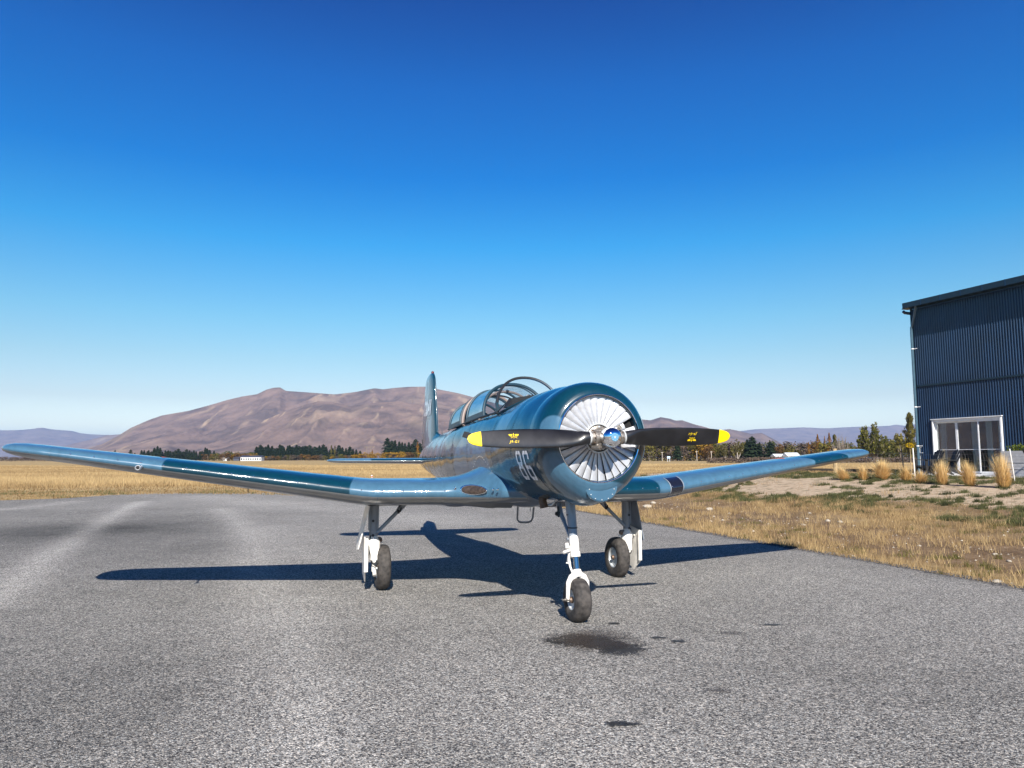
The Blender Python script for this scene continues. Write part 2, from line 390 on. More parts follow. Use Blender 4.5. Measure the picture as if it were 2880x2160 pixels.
mb.build('screw', M['rim'], cowl)

# ---- cooling shutter
sh = empty('cooling_shutter'); sh.parent = plane
NV = 30
def vane(r0, r1, w0, w1, tw):
    P = []
    for i, r in enumerate(np.linspace(r0, r1, 6)):
        t = (r-r0)/(r1-r0); w = w0+(w1-w0)*t; row = []
        for s in (-1, -.35, .35, 1):
            row.append((math.sin(tw)*s*w/2+.008*(1-s*s), s*w/2*math.cos(tw), r))
        P.append(row)
    return np.array(P)
vm = grid_obj('shutter_vane', vane(.118, .364, .0262, .0765, R(13)), M['alu'], sh, True)
vshort = None
for k in range(NV):
    ang = 2*math.pi*(k+.5)/NV
    if k == 0: o = vm
    elif k == 5:
        o = grid_obj('shutter_vane', vane(.118, .275, .0262, .058, R(13)), M['alu'], sh, True); o['label'] = 'shortened vane leaving a black gap at its outer end'
    else:
        o = vm.copy(); col.objects.link(o); o.parent = sh
    o.location = (.525, 0, CZ); o.rotation_euler = (-ang+R(random.uniform(-.5, .5)), 0, 0)
mb = MB(); mb.lathe([(.49, .37), (.49, .05)], 'x', (0, 0, CZ), 48); mb.build('shutter_backing', M['dark'], sh)
mb = MB(); mb.lathe([(.54, .130), (.556, .130), (.556, .118), (.54, .116)], 'x', (0, 0, CZ), 48); mb.build('inner_ring', M['rim'], sh, True)
mb = MB(); mb.lathe([(.50, .112), (.55, .108), (.56, .085), (.60, .078), (.62, .060), (.64, .058)], 'x', (0, 0, CZ), 40, True); mb.build('gearbox_nose', M['steel'], plane, True)
mb = MB()
for k in range(9):
    t = 2*math.pi*k/9+.2; mb.lathe([(.55, .010), (.567, .010), (.572, .004)], 'x', (0, .096*math.cos(t), CZ+.096*math.sin(t)), 8, True)
mb.build('nose_bolts', M['rim'], plane)

# ---- propeller
prop = empty('propeller', (.70, 0, CZ)); prop.parent = plane; prop.rotation_euler = (R(.93), 0, 0)
def blade_sec(r):
    # chord, thickness, pitch
    c = np.interp(r, [.16, .20, .30, .45, .70, .85, 1.0, 1.10, 1.16, 1.19, 1.20], [.112, .130, .160, .172, .170, .160, .142, .122, .092, .054, .004])
    t = np.interp(r, [.16, .20, .30, .45, .8, 1.2], [.090, .084, .052, .030, .016, .006]); t = min(t, c*.9)
    b = np.interp(r, [.16, .3, .6, 1.2], [R(34), R(30), R(22), R(14)])
    return c, t, b
def blade_grid(rs, mir=1, eps=0):
    G = []
    for r in rs:
        c, t, b = blade_sec(r); row = []
        for k in range(20):
            a = 2*math.pi*k/20; u = math.cos(a)*c/2+.004; w = (math.sin(a)*.5*t)*(1.35 if math.sin(a) > 0 else .55)*(.55+.45*math.cos(a*.5)**2 if r > .25 else 1)+eps*(1 if math.sin(a) > 0 else -1)
            # u along rotation (z), w along axis (x)
            row.append((w*math.cos(b)+u*math.sin(b), mir*r, u*math.cos(b)-w*math.sin(b)))
        G.append(row)
    return np.array(G)
rsA = np.concatenate([np.linspace(.165, .45, 14), np.linspace(.48, 1.085, 16)]); rsT = np.concatenate([np.linspace(1.085, 1.15, 5), [1.165, 1.178, 1.188, 1.195, 1.199, 1.2]])
yb = None
def blade_front(r, u):        # point on the camber side at span r, chord offset u
    c, t, b = blade_sec(r); ca = max(-1, min(1, (u-.004)/(c/2))); a = math.acos(ca)
    w = math.sin(a)*.5*t*1.35*(.55+.45*math.cos(a*.5)**2)+.0012
    return Vector((w*math.cos(b)+u*math.sin(b), r, u*math.cos(b)-w*math.sin(b)))
def text_tris(s, size, shear=0.0, spacing=1.0):
    cu = bpy.data.curves.new('txt', 'FONT'); cu.body = s; cu.size = size; cu.shear = shear; cu.align_x = 'CENTER'; cu.space_character = spacing; cu.resolution_u = 3; cu.offset = size*(.05 if len(s) == 6 else .004)
    t = bpy.data.objects.new('txt', cu); col.objects.link(t); dg = bpy.context.evaluated_depsgraph_get(); dg.update()
    me = bpy.data.meshes.new_from_object(t.evaluated_get(dg)); bpy.data.objects.remove(t)
    bm = bmesh.new(); bm.from_mesh(me); bmesh.ops.triangulate(bm, faces=bm.faces)
    v = [(p.co.x, p.co.y) for p in bm.verts]; f = [tuple(q.index for q in fc.verts) for fc in bm.faces]
    bm.free(); return v, f
def emblem_polys():
    L = []
    L.append([(-.06, 0), (.06, 0), (.05, .62), (0, .72), (-.05, .62)])
    for s in (-1, 1):
        for (z0, z1, x1) in ((.36, .48, 1.0), (.20, .31, .9), (.04, .15, .80)):
            L.append([(s*.30, z0), (s*(x1-.12), z0), (s*x1, z1), (s*.30, z1)])
        L.append([(s*.86, .15), (s*1.0, .40), (s*.90, .40), (s*.76, .15)] if s > 0 else [(s*.86, .15), (s*.76, .15), (s*.90, .40), (s*1.0, .40)])
        L.append([(s*.02, .06), (s*.08, -.04), (s*.60, -.34), (s*.62, -.26)])
        for k in range(5):
            a0 = R(20+25*k); a1 = R(20+25*(k+1)); 
            p = lambda a, r: (s*r*math.cos(a), .18+r*math.sin(a))
            L.append([p(a0, .30), p(a1, .30), p(a1, .25), p(a0, .25)])
    L.append([(-.16, -.30), (.16, -.30), (.16, -.24), (-.16, -.24)])
    return L
for mir in (0, 1):
    bl = grid_obj('blade', blade_grid(rsA), M['black_blade'], prop, True, close_v=True)
    tp = grid_obj('blade_tip', blade_grid(rsT, 1), M['yellow'], prop, True, close_v=True)
    # emblem + text, blade local: span = y ; on the photo's left blade the text is upright
    s = .043; vv = []; ff = []; r0 = .815
    def put(a, b):   # a to the right as read, b up
        # left blade in the photo is at -y: as read, right = toward hub
        return blade_front(r0-a, -b)
    sg = 1
    for poly in emblem_polys():
        b0 = len(vv); vv += [put(a*s, b*s+.012) for a, b in poly]; ff.append(tuple(range(b0, b0+len(poly))))
    tv, tf = text_tris('J9-G1', .030, .3, 1.18); b0 = len(vv); vv += [put(a, b-.042) for a, b in tv]; ff += [tuple(b0+i for i in q) for q in tf]
    em = mesh_obj('winged_emblem', vv, ff, M['yellow'], prop)
    for q in (bl, tp, em): q.rotation_euler = (math.pi if mir == 0 else 0, 0, 0)

# hub, collars, counterweights, spinner cap
mb = MB(); mb.tube([(0, -.085, 0), (0, .085, 0)], .062, 28); mb.tube([(-.065, 0, 0), (.06, 0, 0)], .075, 28)
mb.lathe([(-.07, .088), (-.05, .092), (-.03, .080)], 'x', (0, 0, 0), 28, True)
mb.build('hub', M['steel'], prop, True, .004)
for s_ in (-1, 1):
    mb = MB(); mb.lathe([(s_*.08, .066), (s_*.10, .070), (s_*.118, .070), (s_*.120, .058), (s_*.150, .056), (s_*.152, .050), (s_*.185, .048), (s_*.187, .042)], 'y', (0, 0, 0), 28); mb.build('blade_collar', M['steel'], prop, True)
    mb = MB(); mb.lathe([(s_*.150, .0575), (s_*.186, .0505)], 'y', (0, 0, 0), 28); mb.build('collar_band', M['rim'], prop, True)
    # counterweight arm + cylinder
    mb = MB(); mb.tube([(.03, s_*.09, s_*.03), (.035, s_*.100, s_*.075)], [.018, .016], 10)
    mb.tube([(.0, s_*.125, s_*.083), (.0+.075, s_*.088, s_*.083)], .021, 18); mb.tube([(.078, s_*.0865, s_*.083), (.084, s_*.0835, s_*.083)], .008, 8); mb.build('counterweight', M['steel'], prop, True, .002)
    mb = MB()
    for k in range(8):
        a = 2*math.pi*k/8; mb.lathe([(s_*.118, .006), (s_*.130, .006)], 'y', (.062*math.cos(a), 0, .062*math.sin(a)), 6, True)
    mb.build('collar_bolts', M['pipe'], prop)
mb = MB(); mb.tube([(.045, .05, -.05), (.075, -.02, -.06)], .016, 14); mb.tube([(.03, -.055, -.052), (.06, -.085, -.055)], .012, 10); mb.build('oil_fitting', M['steel'], prop, True, .002)
mb = MB(); mb.lathe([(.05, .080), (.110, .0825), (.126, .081), (.148, .071), (.163, .055), (.170, .038), (.1705, .034)], 'x', (0, 0, 0), 48)
mb.build('spinner_cap', M['chrome'], prop, True)
mb = MB(); mb.lathe([(.1675, .035), (.172, .033), (.1725, .001)], 'x', (0, 0, 0), 36); mb.build('spinner_badge', M['emblem'], prop, True)
mb = MB()
for k in range(8):
    a = 2*math.pi*k/8; mb.lathe([(.172, .0035), (.175, .003), (.1755, .0004)], 'x', (0, .026*math.cos(a), .026*math.sin(a)), 8)
for k in range(5):
    a = 2*math.pi*k/5+math.pi/2; b = a+.6
    mb.add([(.1733, 0, 0), (.1733, .015*math.cos(a), .015*math.sin(a)), (.1733, .007*math.cos(b), .007*math.sin(b)), (.1733, .007*math.cos(a-.6), .007*math.sin(a-.6))], [(0, 3, 1, 2)])
mb.build('badge_bolts', M['rim'], prop)

# ---- stencilled number and other lettering on the right side
def fus_decal(name, polys, mat, ymir=-1, off=.0025, parent=None):
    vv = []; ff = []
    for poly in polys:
        b0 = len(vv)
        for x, z in poly: vv.append((x, ymir*(fus_side_y(x, z)+off), z))
        ff.append(tuple(range(b0, b0+len(poly))))
    return mesh_obj(name, vv, ff, mat, parent or fus)
def stencil(c, x0, z0, w, h):
    """octagonal stencil digit split by a centre gap; as read, right = +x"""
    s = .030; k = .028; g = .009; polys = []; m = x0+w/2
    def half(x_out, z_lo, z_hi, side, both=True):
        sg = 1 if side else -1; xo = x_out; xi = xo-sg*s
        n = 6
        for a in np.linspace(0, 1, n)[:-1]:
            zA = z_lo+k+(z_hi-z_lo-2*k)*a; zB = z_lo+k+(z_hi-z_lo-2*k)*(a+1/(n-1)); polys.append([(xi, zA), (xo, zA), (xo, zB), (xi, zB)])
    def caps(x_out, z_lo, z_hi, side, top=True, bot=True):
        sg = 1 if side else -1; xo = x_out; xi = xo-sg*s; mg = m+sg*g/2
        t = .032
        if top: polys.append([(mg, z_hi), (xo-sg*k*.7, z_hi), (xo, z_hi-k), (xi, z_hi-t), (mg, z_hi-t)]); polys.append([(xo, z_hi-k), (xo, z_hi-t-.002), (xi, z_hi-t-.002), (xi, z_hi-t)])
        if bot: polys.append([(mg, z_lo), (xo-sg*k*.7, z_lo), (xo, z_lo+k), (xi, z_lo+t), (mg, z_lo+t)]); polys.append([(xo, z_lo+k), (xo, z_lo+t+.002), (xi, z_lo+t+.002), (xi, z_lo+t)])
    zm = z0+h*.5
    if c == '8':
        for lo, hi in ((z0, zm+.002), (zm-.002, z0+h)):
            for side, xo in ((0, x0), (1, x0+w)): half(xo, lo, hi, side); caps(xo, lo, hi, side)
    else:
        half(x0, z0, z0+h, 0); caps(x0, z0, z0+h, 0)
        mg = m-g/2; polys.append([(mg, zm), (x0+s, zm), (x0+s, zm-.032), (mg, zm-.032)])
        half(x0+w, z0, zm, 1); caps(x0+w, z0, zm, 1)
        caps(x0+w, zm, z0+h, 1, True, False); polys.append([(x0+w, z0+h-k), (x0+w, z0+h-.075), (x0+w-s, z0+h-.075), (x0+w-s, z0+h-k)])
    return polys
fus_decal('number_marking', stencil('8', -.150, 1.262, .135, .262), M['white_mark'], -1, .0035)
fus_decal('number_marking', stencil('6', .035, 1.262, .135, .262), M['white_mark'], -1, .0035)

# ---- fin and rudder
def airf(n=26, t=.12):
    xs_ = .5*(1-np.cos(np.linspace(0, math.pi, n))); y = 5*t*(.2969*np.sqrt(xs_)-.126*xs_-.3516*xs_**2+.2843*xs_**3-.1036*xs_**4)
    return xs_, y
def fin_sec(z, xle, xte, t):
    a, y = airf(24, t/(xle-xte)); c = xle-xte
    up = [(xle-q*c, w*c, z) for q, w in zip(a, y)]; lo = [(xle-q*c, -w*c, z) for q, w in zip(a[::-1], y[::-1])]
    return up+lo[1:-1]
FZ = [(1.50, -5.95, -7.50, .14), (1.72, -6.02, -7.54, .13), (1.83, -6.13, -7.60, .12), (2.2, -6.22, -7.47, .105), (2.5, -6.30, -7.37, .09), (2.75, -6.37, -7.28, .082), (2.86, -6.41, -7.23, .075), (2.93, -6.47, -7.10, .06), (2.965, -6.54, -6.95, .045), (2.975, -6.60, -6.85, .01)]
FZ2 = []
for i in range(len(FZ)-1):
    for t in np.linspace(0, 1, 5)[:-1]: FZ2.append(tuple(FZ[i][k]*(1-t)+FZ[i+1][k]*t for k in range(4)))
FZ2.append(FZ[-1])
P = np.array([fin_sec(*q) for q in FZ2]); v = P.reshape(-1, 3)
cmf = np.minimum(2.28-v[:, 2]+.25*(v[:, 0]+6.9), .3); cmf = np.where(v[:, 2] > 2.42, .30-2.2*np.abs(v[:, 0]+6.95)*(v[:, 0] > -6.95), -.3); cmf = np.where(v[:, 2] < 2.12+.2*(v[:, 0]+6.9), -.2+.9*np.clip(.55-np.abs(v[:, 0]+6.75), -.3, .5), cmf)
fin = grid_obj('tail_fin', P, M['paint'], plane, True, {'camo': cmf}, close_v=True)
def fin_y(x, z):
    xle = np.interp(z, [q[0] for q in FZ], [q[1] for q in FZ]); xte = np.interp(z, [q[0] for q in FZ], [q[2] for q in FZ]); t = np.interp(z, [q[0] for q in FZ], [q[3] for q in FZ])
    c = xle-xte; q = min(max((xle-x)/c, 0), 1); tt = t/c
    return c*5*tt*(.2969*math.sqrt(q)-.126*q-.3516*q*q+.2843*q**3-.1036*q**4)
mb = MB()
for zz in np.linspace(1.75, 2.8, 12):
    xh = -6.95+(.0)*(zz-2); 
    for sgn in (-1, 1): mb.add([(xh+.006, sgn*(fin_y(xh, zz)+.0016), zz), (xh-.006, sgn*(fin_y(xh, zz)+.0016), zz), (xh-.006, sgn*(fin_y(xh, zz+.1)+.0016), zz+.0955), (xh+.006, sgn*(fin_y(xh, zz+.1)+.0016), zz+.0955)], [(0, 1, 2, 3)])
mb.build('rudder_hinge_line', M['black'], fin)
tv, tf = text_tris('632041', .36, .16, .92)
sx = .84; vv = []
x_c = -6.87
for a, b in tv:
    x = min(x_c+a*sx, -6.36); z = 2.235+b*.98; vv.append((x, -(fin_y(x, z)+.007), z))
mesh_obj('fin_number', vv, tf, M['white_mark'], fin)
mb = MB(); mb.lathe([(2.965, .022), (2.985, .026), (3.00, .020), (3.01, .004)], 'z', (-6.62, 0, 0), 14, True); mb.build('beacon_lamp', M['lampred'], plane, True)
# dorsal fillet
P = []
for x in np.linspace(-5.55, -6.3, 12):
    t = (-5.55-x)/.75; zt = fs(x)[1]; P.append([(x, -.05-.03*t, zt-.03), (x, -.02, zt+.0+.16*t*t), (x, 0, zt+.02+.19*t*t), (x, .02, zt+.16*t*t), (x, .05+.03*t, zt-.03)])
P = np.array(P); grid_obj('dorsal_fillet', P, M['paint'], fin, True, {'camo': np.full(60, -.2)})
mb = MB(); mb.tube([(-5.75, .0, 1.80), (-5.78, 0, 1.93)], [.006, .004], 6); mb.tube([(-3.55, 0, 2.2), (-3.58, 0, 2.32)], [.011, .009], 8); mb.build('antenna', M['frame_teal'], plane)

# ---- tailplane
def plan_sec(y, xle, xte, z, t):
    a, w = airf(22, t/(xle-xte)); c = xle-xte
    return [(xle-q*c, y, z+k*c) for q, k in zip(a, w)]+[(xle-q*c, y, z-k*c) for q, k in zip(a[::-1], w[::-1])][1:-1]
TP = [(0, -5.95, -6.98, .10), (.3, -5.98, -6.98, .10), (1.2, -6.17, -6.92, .085), (1.62, -6.27, -6.88, .075), (1.74, -6.34, -6.85, .055), (1.79, -6.45, -6.78, .03), (1.805, -6.55, -6.70, .008)]
for s_ in (-1, 1):
    P = []
    for i in range(len(TP)-1):
        for t in np.linspace(0, 1, 6)[:-1]:
            q = [TP[i][k]*(1-t)+TP[i+1][k]*t for k in range(4)]; P.append(plan_sec(s_*q[0], q[1], q[2], 1.415, q[3]))
    q = TP[-1]; P.append(plan_sec(s_*q[0], q[1], q[2], 1.415, q[3]))
    P = np.array(P); nvv = P.shape[1]; v = P.reshape(-1, 3)
    fm = [1 if (j >= 24) else 0 for i in range(P.shape[0]-1) for j in range(nvv)]
    grid_obj('tailplane', P, None, plane, True, {'camo': np.where(np.abs(v[:, 1]) > 1.02, .2, -.2)}, close_v=True, mats=[M['paint'], M['belly']], fmat=fm)

# ---- wings
def wing_foil(n=34, t=.16):
    a, y = airf(n, t); cam = .006*(1-((a-.35)/.65)**2*(a > .35)-((.35-a)/.35)**2*(a <= .35))
    return a, y+cam, -y+cam*.8
WZ0 = 1.086
# y, xLE, xTE, z(le line), thickness
WG = [(0.0, -1.12, -3.10, WZ0, .300), (.5, -1.15, -3.08, WZ0, .300), (1.55, -1.33, -2.98, WZ0, .292), (1.66, -1.35, -2.965, WZ0+.002, .290), (1.76, -1.36, -2.955, WZ0+.010, .288), (1.88, -1.38, -2.94, WZ0+.025, .282), (4.55, -1.70, -2.76, WZ0+.378, .158), (4.80, -1.725, -2.735, WZ0+.410, .152), (4.95, -1.76, -2.68, WZ0+.428, .142), (5.06, -1.81, -2.60, WZ0+.440, .122), (5.13, -1.88, -2.50, WZ0+.447, .092), (5.17, -1.96, -2.40, WZ0+.450, .055), (5.185, -2.05, -2.28, WZ0+.451, .012)]
def wing_geom(y):
    A = np.array(WG); return [float(np.interp(y, A[:, 0], A[:, k])) for k in range(1, 5)]
def wing_row(y, s_=1, n=34):
    xl, xt, z, t = wing_geom(y); c = xl-xt; a, u, l = wing_foil(n, t/c)
    inc = .022
    top = [(xl-q*c, s_*y, z+w*c+(-q*c*inc+.01)) for q, w in zip(a, u)]; bot = [(xl-q*c, s_*y, z+w*c+(-q*c*inc+.01)) for q, w in zip(a[::-1], l[::-1])]
    return top+bot[1:-1]
def wing_surf(y, x, top=True):
    xl, xt, z, t = wing_geom(abs(y)); c = xl-xt; q = (xl-x)/c; a, u, l = wing_foil(80, t/c)
    return z+np.interp(q, a, u if top else l)*c-q*c*.022+.01
ys = sorted(set([round(q[0], 3) for q in WG]+list(np.round(np.linspace(0, 1.5, 16), 3))+list(np.round(np.linspace(1.9, 4.7, 46), 3))+[4.76, 4.88, 5.01, 5.10, 5.15]))
wings = []
LSPLIT = 34+30            # bottom index where the blue wraps round the nose
for s_ in (-1, 1):
    P = np.array([wing_row(y, s_) for y in ys]); nvv = P.shape[1]
    fm = []
    for i in range(len(ys)-1):
        for j in range(nvv):
            fm.append(1 if (j >= 33 and j < LSPLIT) else 0)
    w = grid_obj('wing', P, None, plane, True, {'camo': camo_wing(P.reshape(-1, 3))}, close_v=True, mats=[M['paint'], M['belly']], fmat=fm)
    wings.append(w)
    # skin laps across the chord
    for yy in ((1.62, 4.70) if s_ < 0 else (1.62, 4.70)):
        A = []
        for yq in (yy, yy+.004): A.append([(p[0]+(.0012 if k == 0 else 0), p[1], p[2]+(.0014 if k < 33 else -.0014)) for k, p in enumerate(wing_row(yq, s_))])
        grid_obj('panel_seam', np.array(A), M['seam_blue'], w)
    mb = MB()
    for yy in np.arange(.95, 4.7, .21):     # screws along the nose
        xl, xt, z, t = wing_geom(yy); mb.lathe([(0, .007), (.003, .006), (.005, .0005)], 'x', (xl-.002, s_*yy, z+.035), 7)
    o = mb.build('nose_screws', M['chrome'], w)
    # aileron / flap gaps on the upper skin
    mb = MB()
    for (y0, y1, fr) in ((.62, 2.35, .72), (2.4, 4.6, .74)):
        for yy in np.arange(y0, y1-.1, .2):
            q = []
            for yq, dx in ((yy, .008), (yy+.2, .008), (yy+.2, -.008), (yy, -.008)):
                xl, xt, z, t = wing_geom(yq); x = xl-(xl-xt)*fr+dx; q.append((x, s_*yq, wing_surf(yq, x)+.0018))
            mb.add(q, [(0, 1, 2, 3)])
    mb.build('aileron_gap', M['black'], w)
    # star insignia on the upper surface
    yc = 3.72; xc = -2.22; st = []
    for k in range(10):
        a = math.pi/2+k*math.pi/5; r_ = .40 if k % 2 == 0 else .155; st.append((yc+r_*math.cos(a), xc+r_*math.sin(a)))
    vv = [(xc, s_*yc, wing_surf(yc, xc)+.003)]; ff = []; NS = 6; base = []
    ring = []
    for k in range(10):
        p, q = st[k], st[(k+1) % 10]
        for j in range(NS): ring.append((p[0]+(q[0]-p[0])*j/NS, p[1]+(q[1]-p[1])*j/NS))
    NR = 6; n0 = len(ring)
    for r_ in range(1, NR+1):
        for (a, b) in ring:
            yq = yc+(a-yc)*r_/NR; xq = xc+(b-xc)*r_/NR; vv.append((xq, s_*yq, wing_surf(yq, xq)+.003))
    for k in range(n0):
        ff.append((0, 1+k, 1+(k+1) % n0))
        for r_ in range(1, NR): ff.append((1+(r_-1)*n0+k, 1+r_*n0+k, 1+r_*n0+(k+1) % n0, 1+(r_-1)*n0+(k+1) % n0))
    mesh_obj('wing_star', vv, ff, simple('star_salmon', (.62, .16, .10), .4) if s_ < 0 else bpy.data.materials['star_salmon'], w)
    # fuselage fillet (karman) at the root
    P = []
    for k in np.concatenate([np.linspace(0, 1, 26), [1.15, 1.35, 1.55]]):
        y = .98-.52*k; e = min(k, 1)**2.6*(1+.35*max(k-1, 0)); xl, xt, z, t = wing_geom(y)
        xl2 = xl+.42*e; xt2 = xt-.10*e; c = xl2-xt2; a, u, l = wing_foil(34, (t+.03*e)/c)
        row = []
        for q, w_ in zip(a, u):
            x = xl2-q*c; bulge = .11*e*math.exp(-((x+1.45)/.62)**2)
            row.append((x, s_*y, z+max(w_*c, 0)*(1+.1*e)-q*c*.022+.01+bulge-.012*(1-min(1, k*10))+.004))
        for q, w_ in zip(a[::-1][1:-1], l[::-1][1:-1]):
            x = xl2-q*c; row.append((x, s_*y, z+w_*c*(1-.35*e*(x > -1.3))-q*c*.022+.01-.003+.012*(1-min(1, k*10))))
        P.append(row)
    P = np.array(P); nvv = P.shape[1]
    grid_obj('root_fairing', P, None, w, True, {'camo': np.full(P.shape[0]*nvv, .3) if s_ < 0 else np.full(P.shape[0]*nvv, -.3)}, close_v=True, mats=[M['paint'], M['belly']], fmat=[1 if (j >= 33 and j < LSPLIT) else 0 for i in range(P.shape[0]-1) for j in range(nvv)])
    mb = MB()
    for k in range(26):         # riveted edge of the fillet against the fuselage
        x = -.62-.055*k; zf = 1.14+.34*math.exp(-((x+1.45)/.50)**2); y = fus_side_y(x, zf)
        mb.lathe([(-.003, .0003), (0, .004), (.004, .0003)], 'y', (x, s_*(y+.003), zf), 5)
    o = mb.build('fillet_rivets', M['rim'], w)
    # tip lamp
    mb = MB(); mb.lathe([(s_*5.16, .018), (s_*5.185, .018), (s_*5.20, .004)], 'y', (-2.08, 0, WZ0+.448), 10, True); mb.build('tip_lamp', M['lampred'], w, True)
wL, wR = wings       # wL: on the photo's left
# carburettor intake in the nose of the left-hand (photo) wing
mb = MB(); ring = []
yc, zc_ = -.690, 1.133
G = []
for (dx, ry, rz) in ((-.06, .112, .052), (-.008, .110, .053), (.008, .106, .050), (.006, .099, .045), (-.02, .094, .041), (-.12, .090, .038)):
    row = []
    for k in range(36):
        a = 2*math.pi*k/36; y = yc+ry*math.cos(a); z = zc_+rz*math.sin(a); xl, xt, zz, t = wing_geom(abs(y)); e = ((.98-abs(y))/.52) if abs(y) < .98 else 0; xl += .60*max(e, 0)**3.2
        xo = xl-abs(z-(WZ0+.02))**2*2.6
        row.append((xo+dx if dx > -.1 else -1.30, y, z))
    G.append(row)
G = np.array(G); o = grid_obj('intake_rim', G[:4], M['chrome'], wL, True, close_v=True)
c_ = G[3].mean(0); mb = MB(); vv = [tuple(c_+np.array((.012, 0, 0)))]; vv += [tuple(p+np.array((.004, 0, 0))) for p in G[3]]; mb.add(vv, [(0, 1+k, 1+(k+1) % 36) for k in range(36)]); mb.build('intake_shade_disc', simple('intake_brown', (.075, .055, .045), .45, .3, .3, 60, .4, vscale=30), wL, True)  # disc coloured dark brown for the shade inside the duct, which isn't cut
mb = MB()
for yy, zz in ((-.845, 1.145), (-.545, 1.148), (-.52, 1.15)):
    xl = wing_geom(abs(yy))[0]; e = max((.98-abs(yy))/.52, 0)
    mb.lathe([(0, .013), (.006, .012), (.008, .006), (.005, .004)], 'x', (xl+.60*e**3.2-.003, yy, zz), 10)
mb.build('intake_latch', M['chrome'], wL, True)
# landing light window in the other wing
def le_patch(y0, y1, s_, a0, a1, off, n=10, m=8):
    G = []
    for y in np.linspace(y0, y1, m):
        row = []; src = wing_row(y, s_, 60); N_ = len(src)
        idx = [(-k) % N_ for k in range(a1, 0, -1)]+list(range(0, a0+1))
        for k in idx:
            p = src[k]; xl = wing_geom(y)[0]; zc0 = wing_geom(y)[2]+.01; d = Vector((p[0]-(xl-.12), 0, p[2]-zc0)).normalized()
            row.append((p[0]+d.x*off, p[1], p[2]+d.z*off))
        G.append(row)
    return np.array(G)
def foil60(y): return None
grid_obj('landing_light', le_patch(1.775, 1.945, 1, 12, 13, .004), simple('light_window', (.01, .012, .02), .06, coat=1), wR, True)
for y0 in (1.762, 1.945): grid_obj('light_frame', le_patch(y0, y0+.012, 1, 13, 14, .006, m=2), M['gear_grey'], wR, True)
# pitot with ring (left-hand wing)
xl, xt, zz, t = wing_geom(3.88); zz += .035
mb = MB(); mb.tube([(xl-.06, -3.88, zz-.03), (xl+.02, -3.88, zz-.045), (xl+.20, -3.88, zz-.05)], [.014, .013, .012], 10)
mb.lathe([(xl+.19, .020), (xl+.205, .028), (xl+.22, .020), (xl+.21, .014), (xl+.19, .020)], 'x', (0, -3.88, zz-.05), 16); mb.build('pitot_tube', M['rim'], wL, True)
mb = MB(); mb.lathe([(xl+.212, .0145), (xl+.214, .001)], 'x', (0, -3.88, zz-.05), 12); mb.build('pitot_mouth', M['dark'], wL)
for s_, w, y in ((-1, wL, 2.9), (1, wR, 3.05)):
    mb = MB(); x = -1.9; z = wing_surf(y, x, False); mb.tube([(x, s_*y, z+.01), (x, s_*y-.006, z-.02), (x, s_*y, z-.045), (x, s_*y+.006, z-.02), (x, s_*y, z+.01)], .003, 6); mb.build('tie_down_ring', M['black'], w)
# lower engine duct bumps under the centre section
for (x, y, r) in ((-2.2, -.62, .17), (-2.35, -.05, .13)):
    mb = MB(); n = 20
    rows = [(0, 1), (.5, .97), (.85, .8), (1, .55), (1.03, .02)]
    v = [(x+rr*r*1.6*math.cos(2*math.pi*k/n), y+rr*r*math.sin(2*math.pi*k/n), .955-.055*h) for h, rr in rows for k in range(n)]
    mb.add(v, [(i*n+k, i*n+(k+1) % n, (i+1)*n+(k+1) % n, (i+1)*n+k) for i in range(len(rows)-1) for k in range(n)]); mb.build('belly_bulge', M['belly'], plane, True)
# horn-like mirrored fairing seen past the blade tip: chrome-black cabin step handle
mb = MB(); mb.tube([(-1.62, -.50, 1.70), (-1.58, -.58, 1.705)], [.018, .020], 10); mb.build('vent_stalk', M['black'], plane)
mb = MB(); mb.v = []; a = [(-1.56, -.585, 1.735), (-1.56, -.665, 1.755), (-1.56, -.690, 1.690), (-1.56, -.600, 1.665)]; b = [(-1.67, -.60, 1.72), (-1.67, -.64, 1.73), (-1.67, -.65, 1.695), (-1.67, -.61, 1.69)]
mb.add(a+b, [(0, 1, 2, 3), (7, 6, 5, 4), (0, 4, 5, 1), (1, 5, 6, 2), (2, 6, 7, 3), (3, 7, 4, 0)]); mb.build('air_vent', M['black'], plane, False, .004)

# ---- exhaust stack, boarding step, cooling-gap clutter
mb = MB(); mb.tube([(-.41, -.175, 1.12), (-.405, -.168, 1.05), (-.395, -.155, .982)], [.034, .038, .039], 20, False); mb.build('exhaust_pipe', M['pipe'], plane, True)
mb = MB(); mb.lathe([(0, .036), (.001, .01)], 'z', (-.397, -.157, 1.0), 16); mb.build('exhaust_mouth', M['dark'], plane)
mb = MB(); mb.tube([(-.37, -.12, 1.01), (-.34, -.10, 1.01), (-.31, -.08, 1.04)], .009, 8); mb.build('drain_pipe', M['rim'], plane, True)
mb = MB(); pts = [(-3.0, .435, .98), (-3.0, .425, .85), (-3.0, .418, .66), (-3.0, .44, .632), (-3.0, .47, .622), (-3.0, .57, .620), (-3.0, .61, .635), (-3.0, .632, .675), (-3.0, .650, .85), (-3.0, .66, .98)]
mb.tube(pts, .013, 10)
for y in (.43, .60): mb.tube([(-3.02, y, .98), (-3.0, y+.0, .76)], .005, 6)
mb.build('boarding_step', M['gear_grey'], plane, True)
mb = MB(); mb.tube([(-3.9, .45, .96), (-3.92, .45, .80)], .012, 8); mb.build('drain_mast', M['gear_grey'], plane)

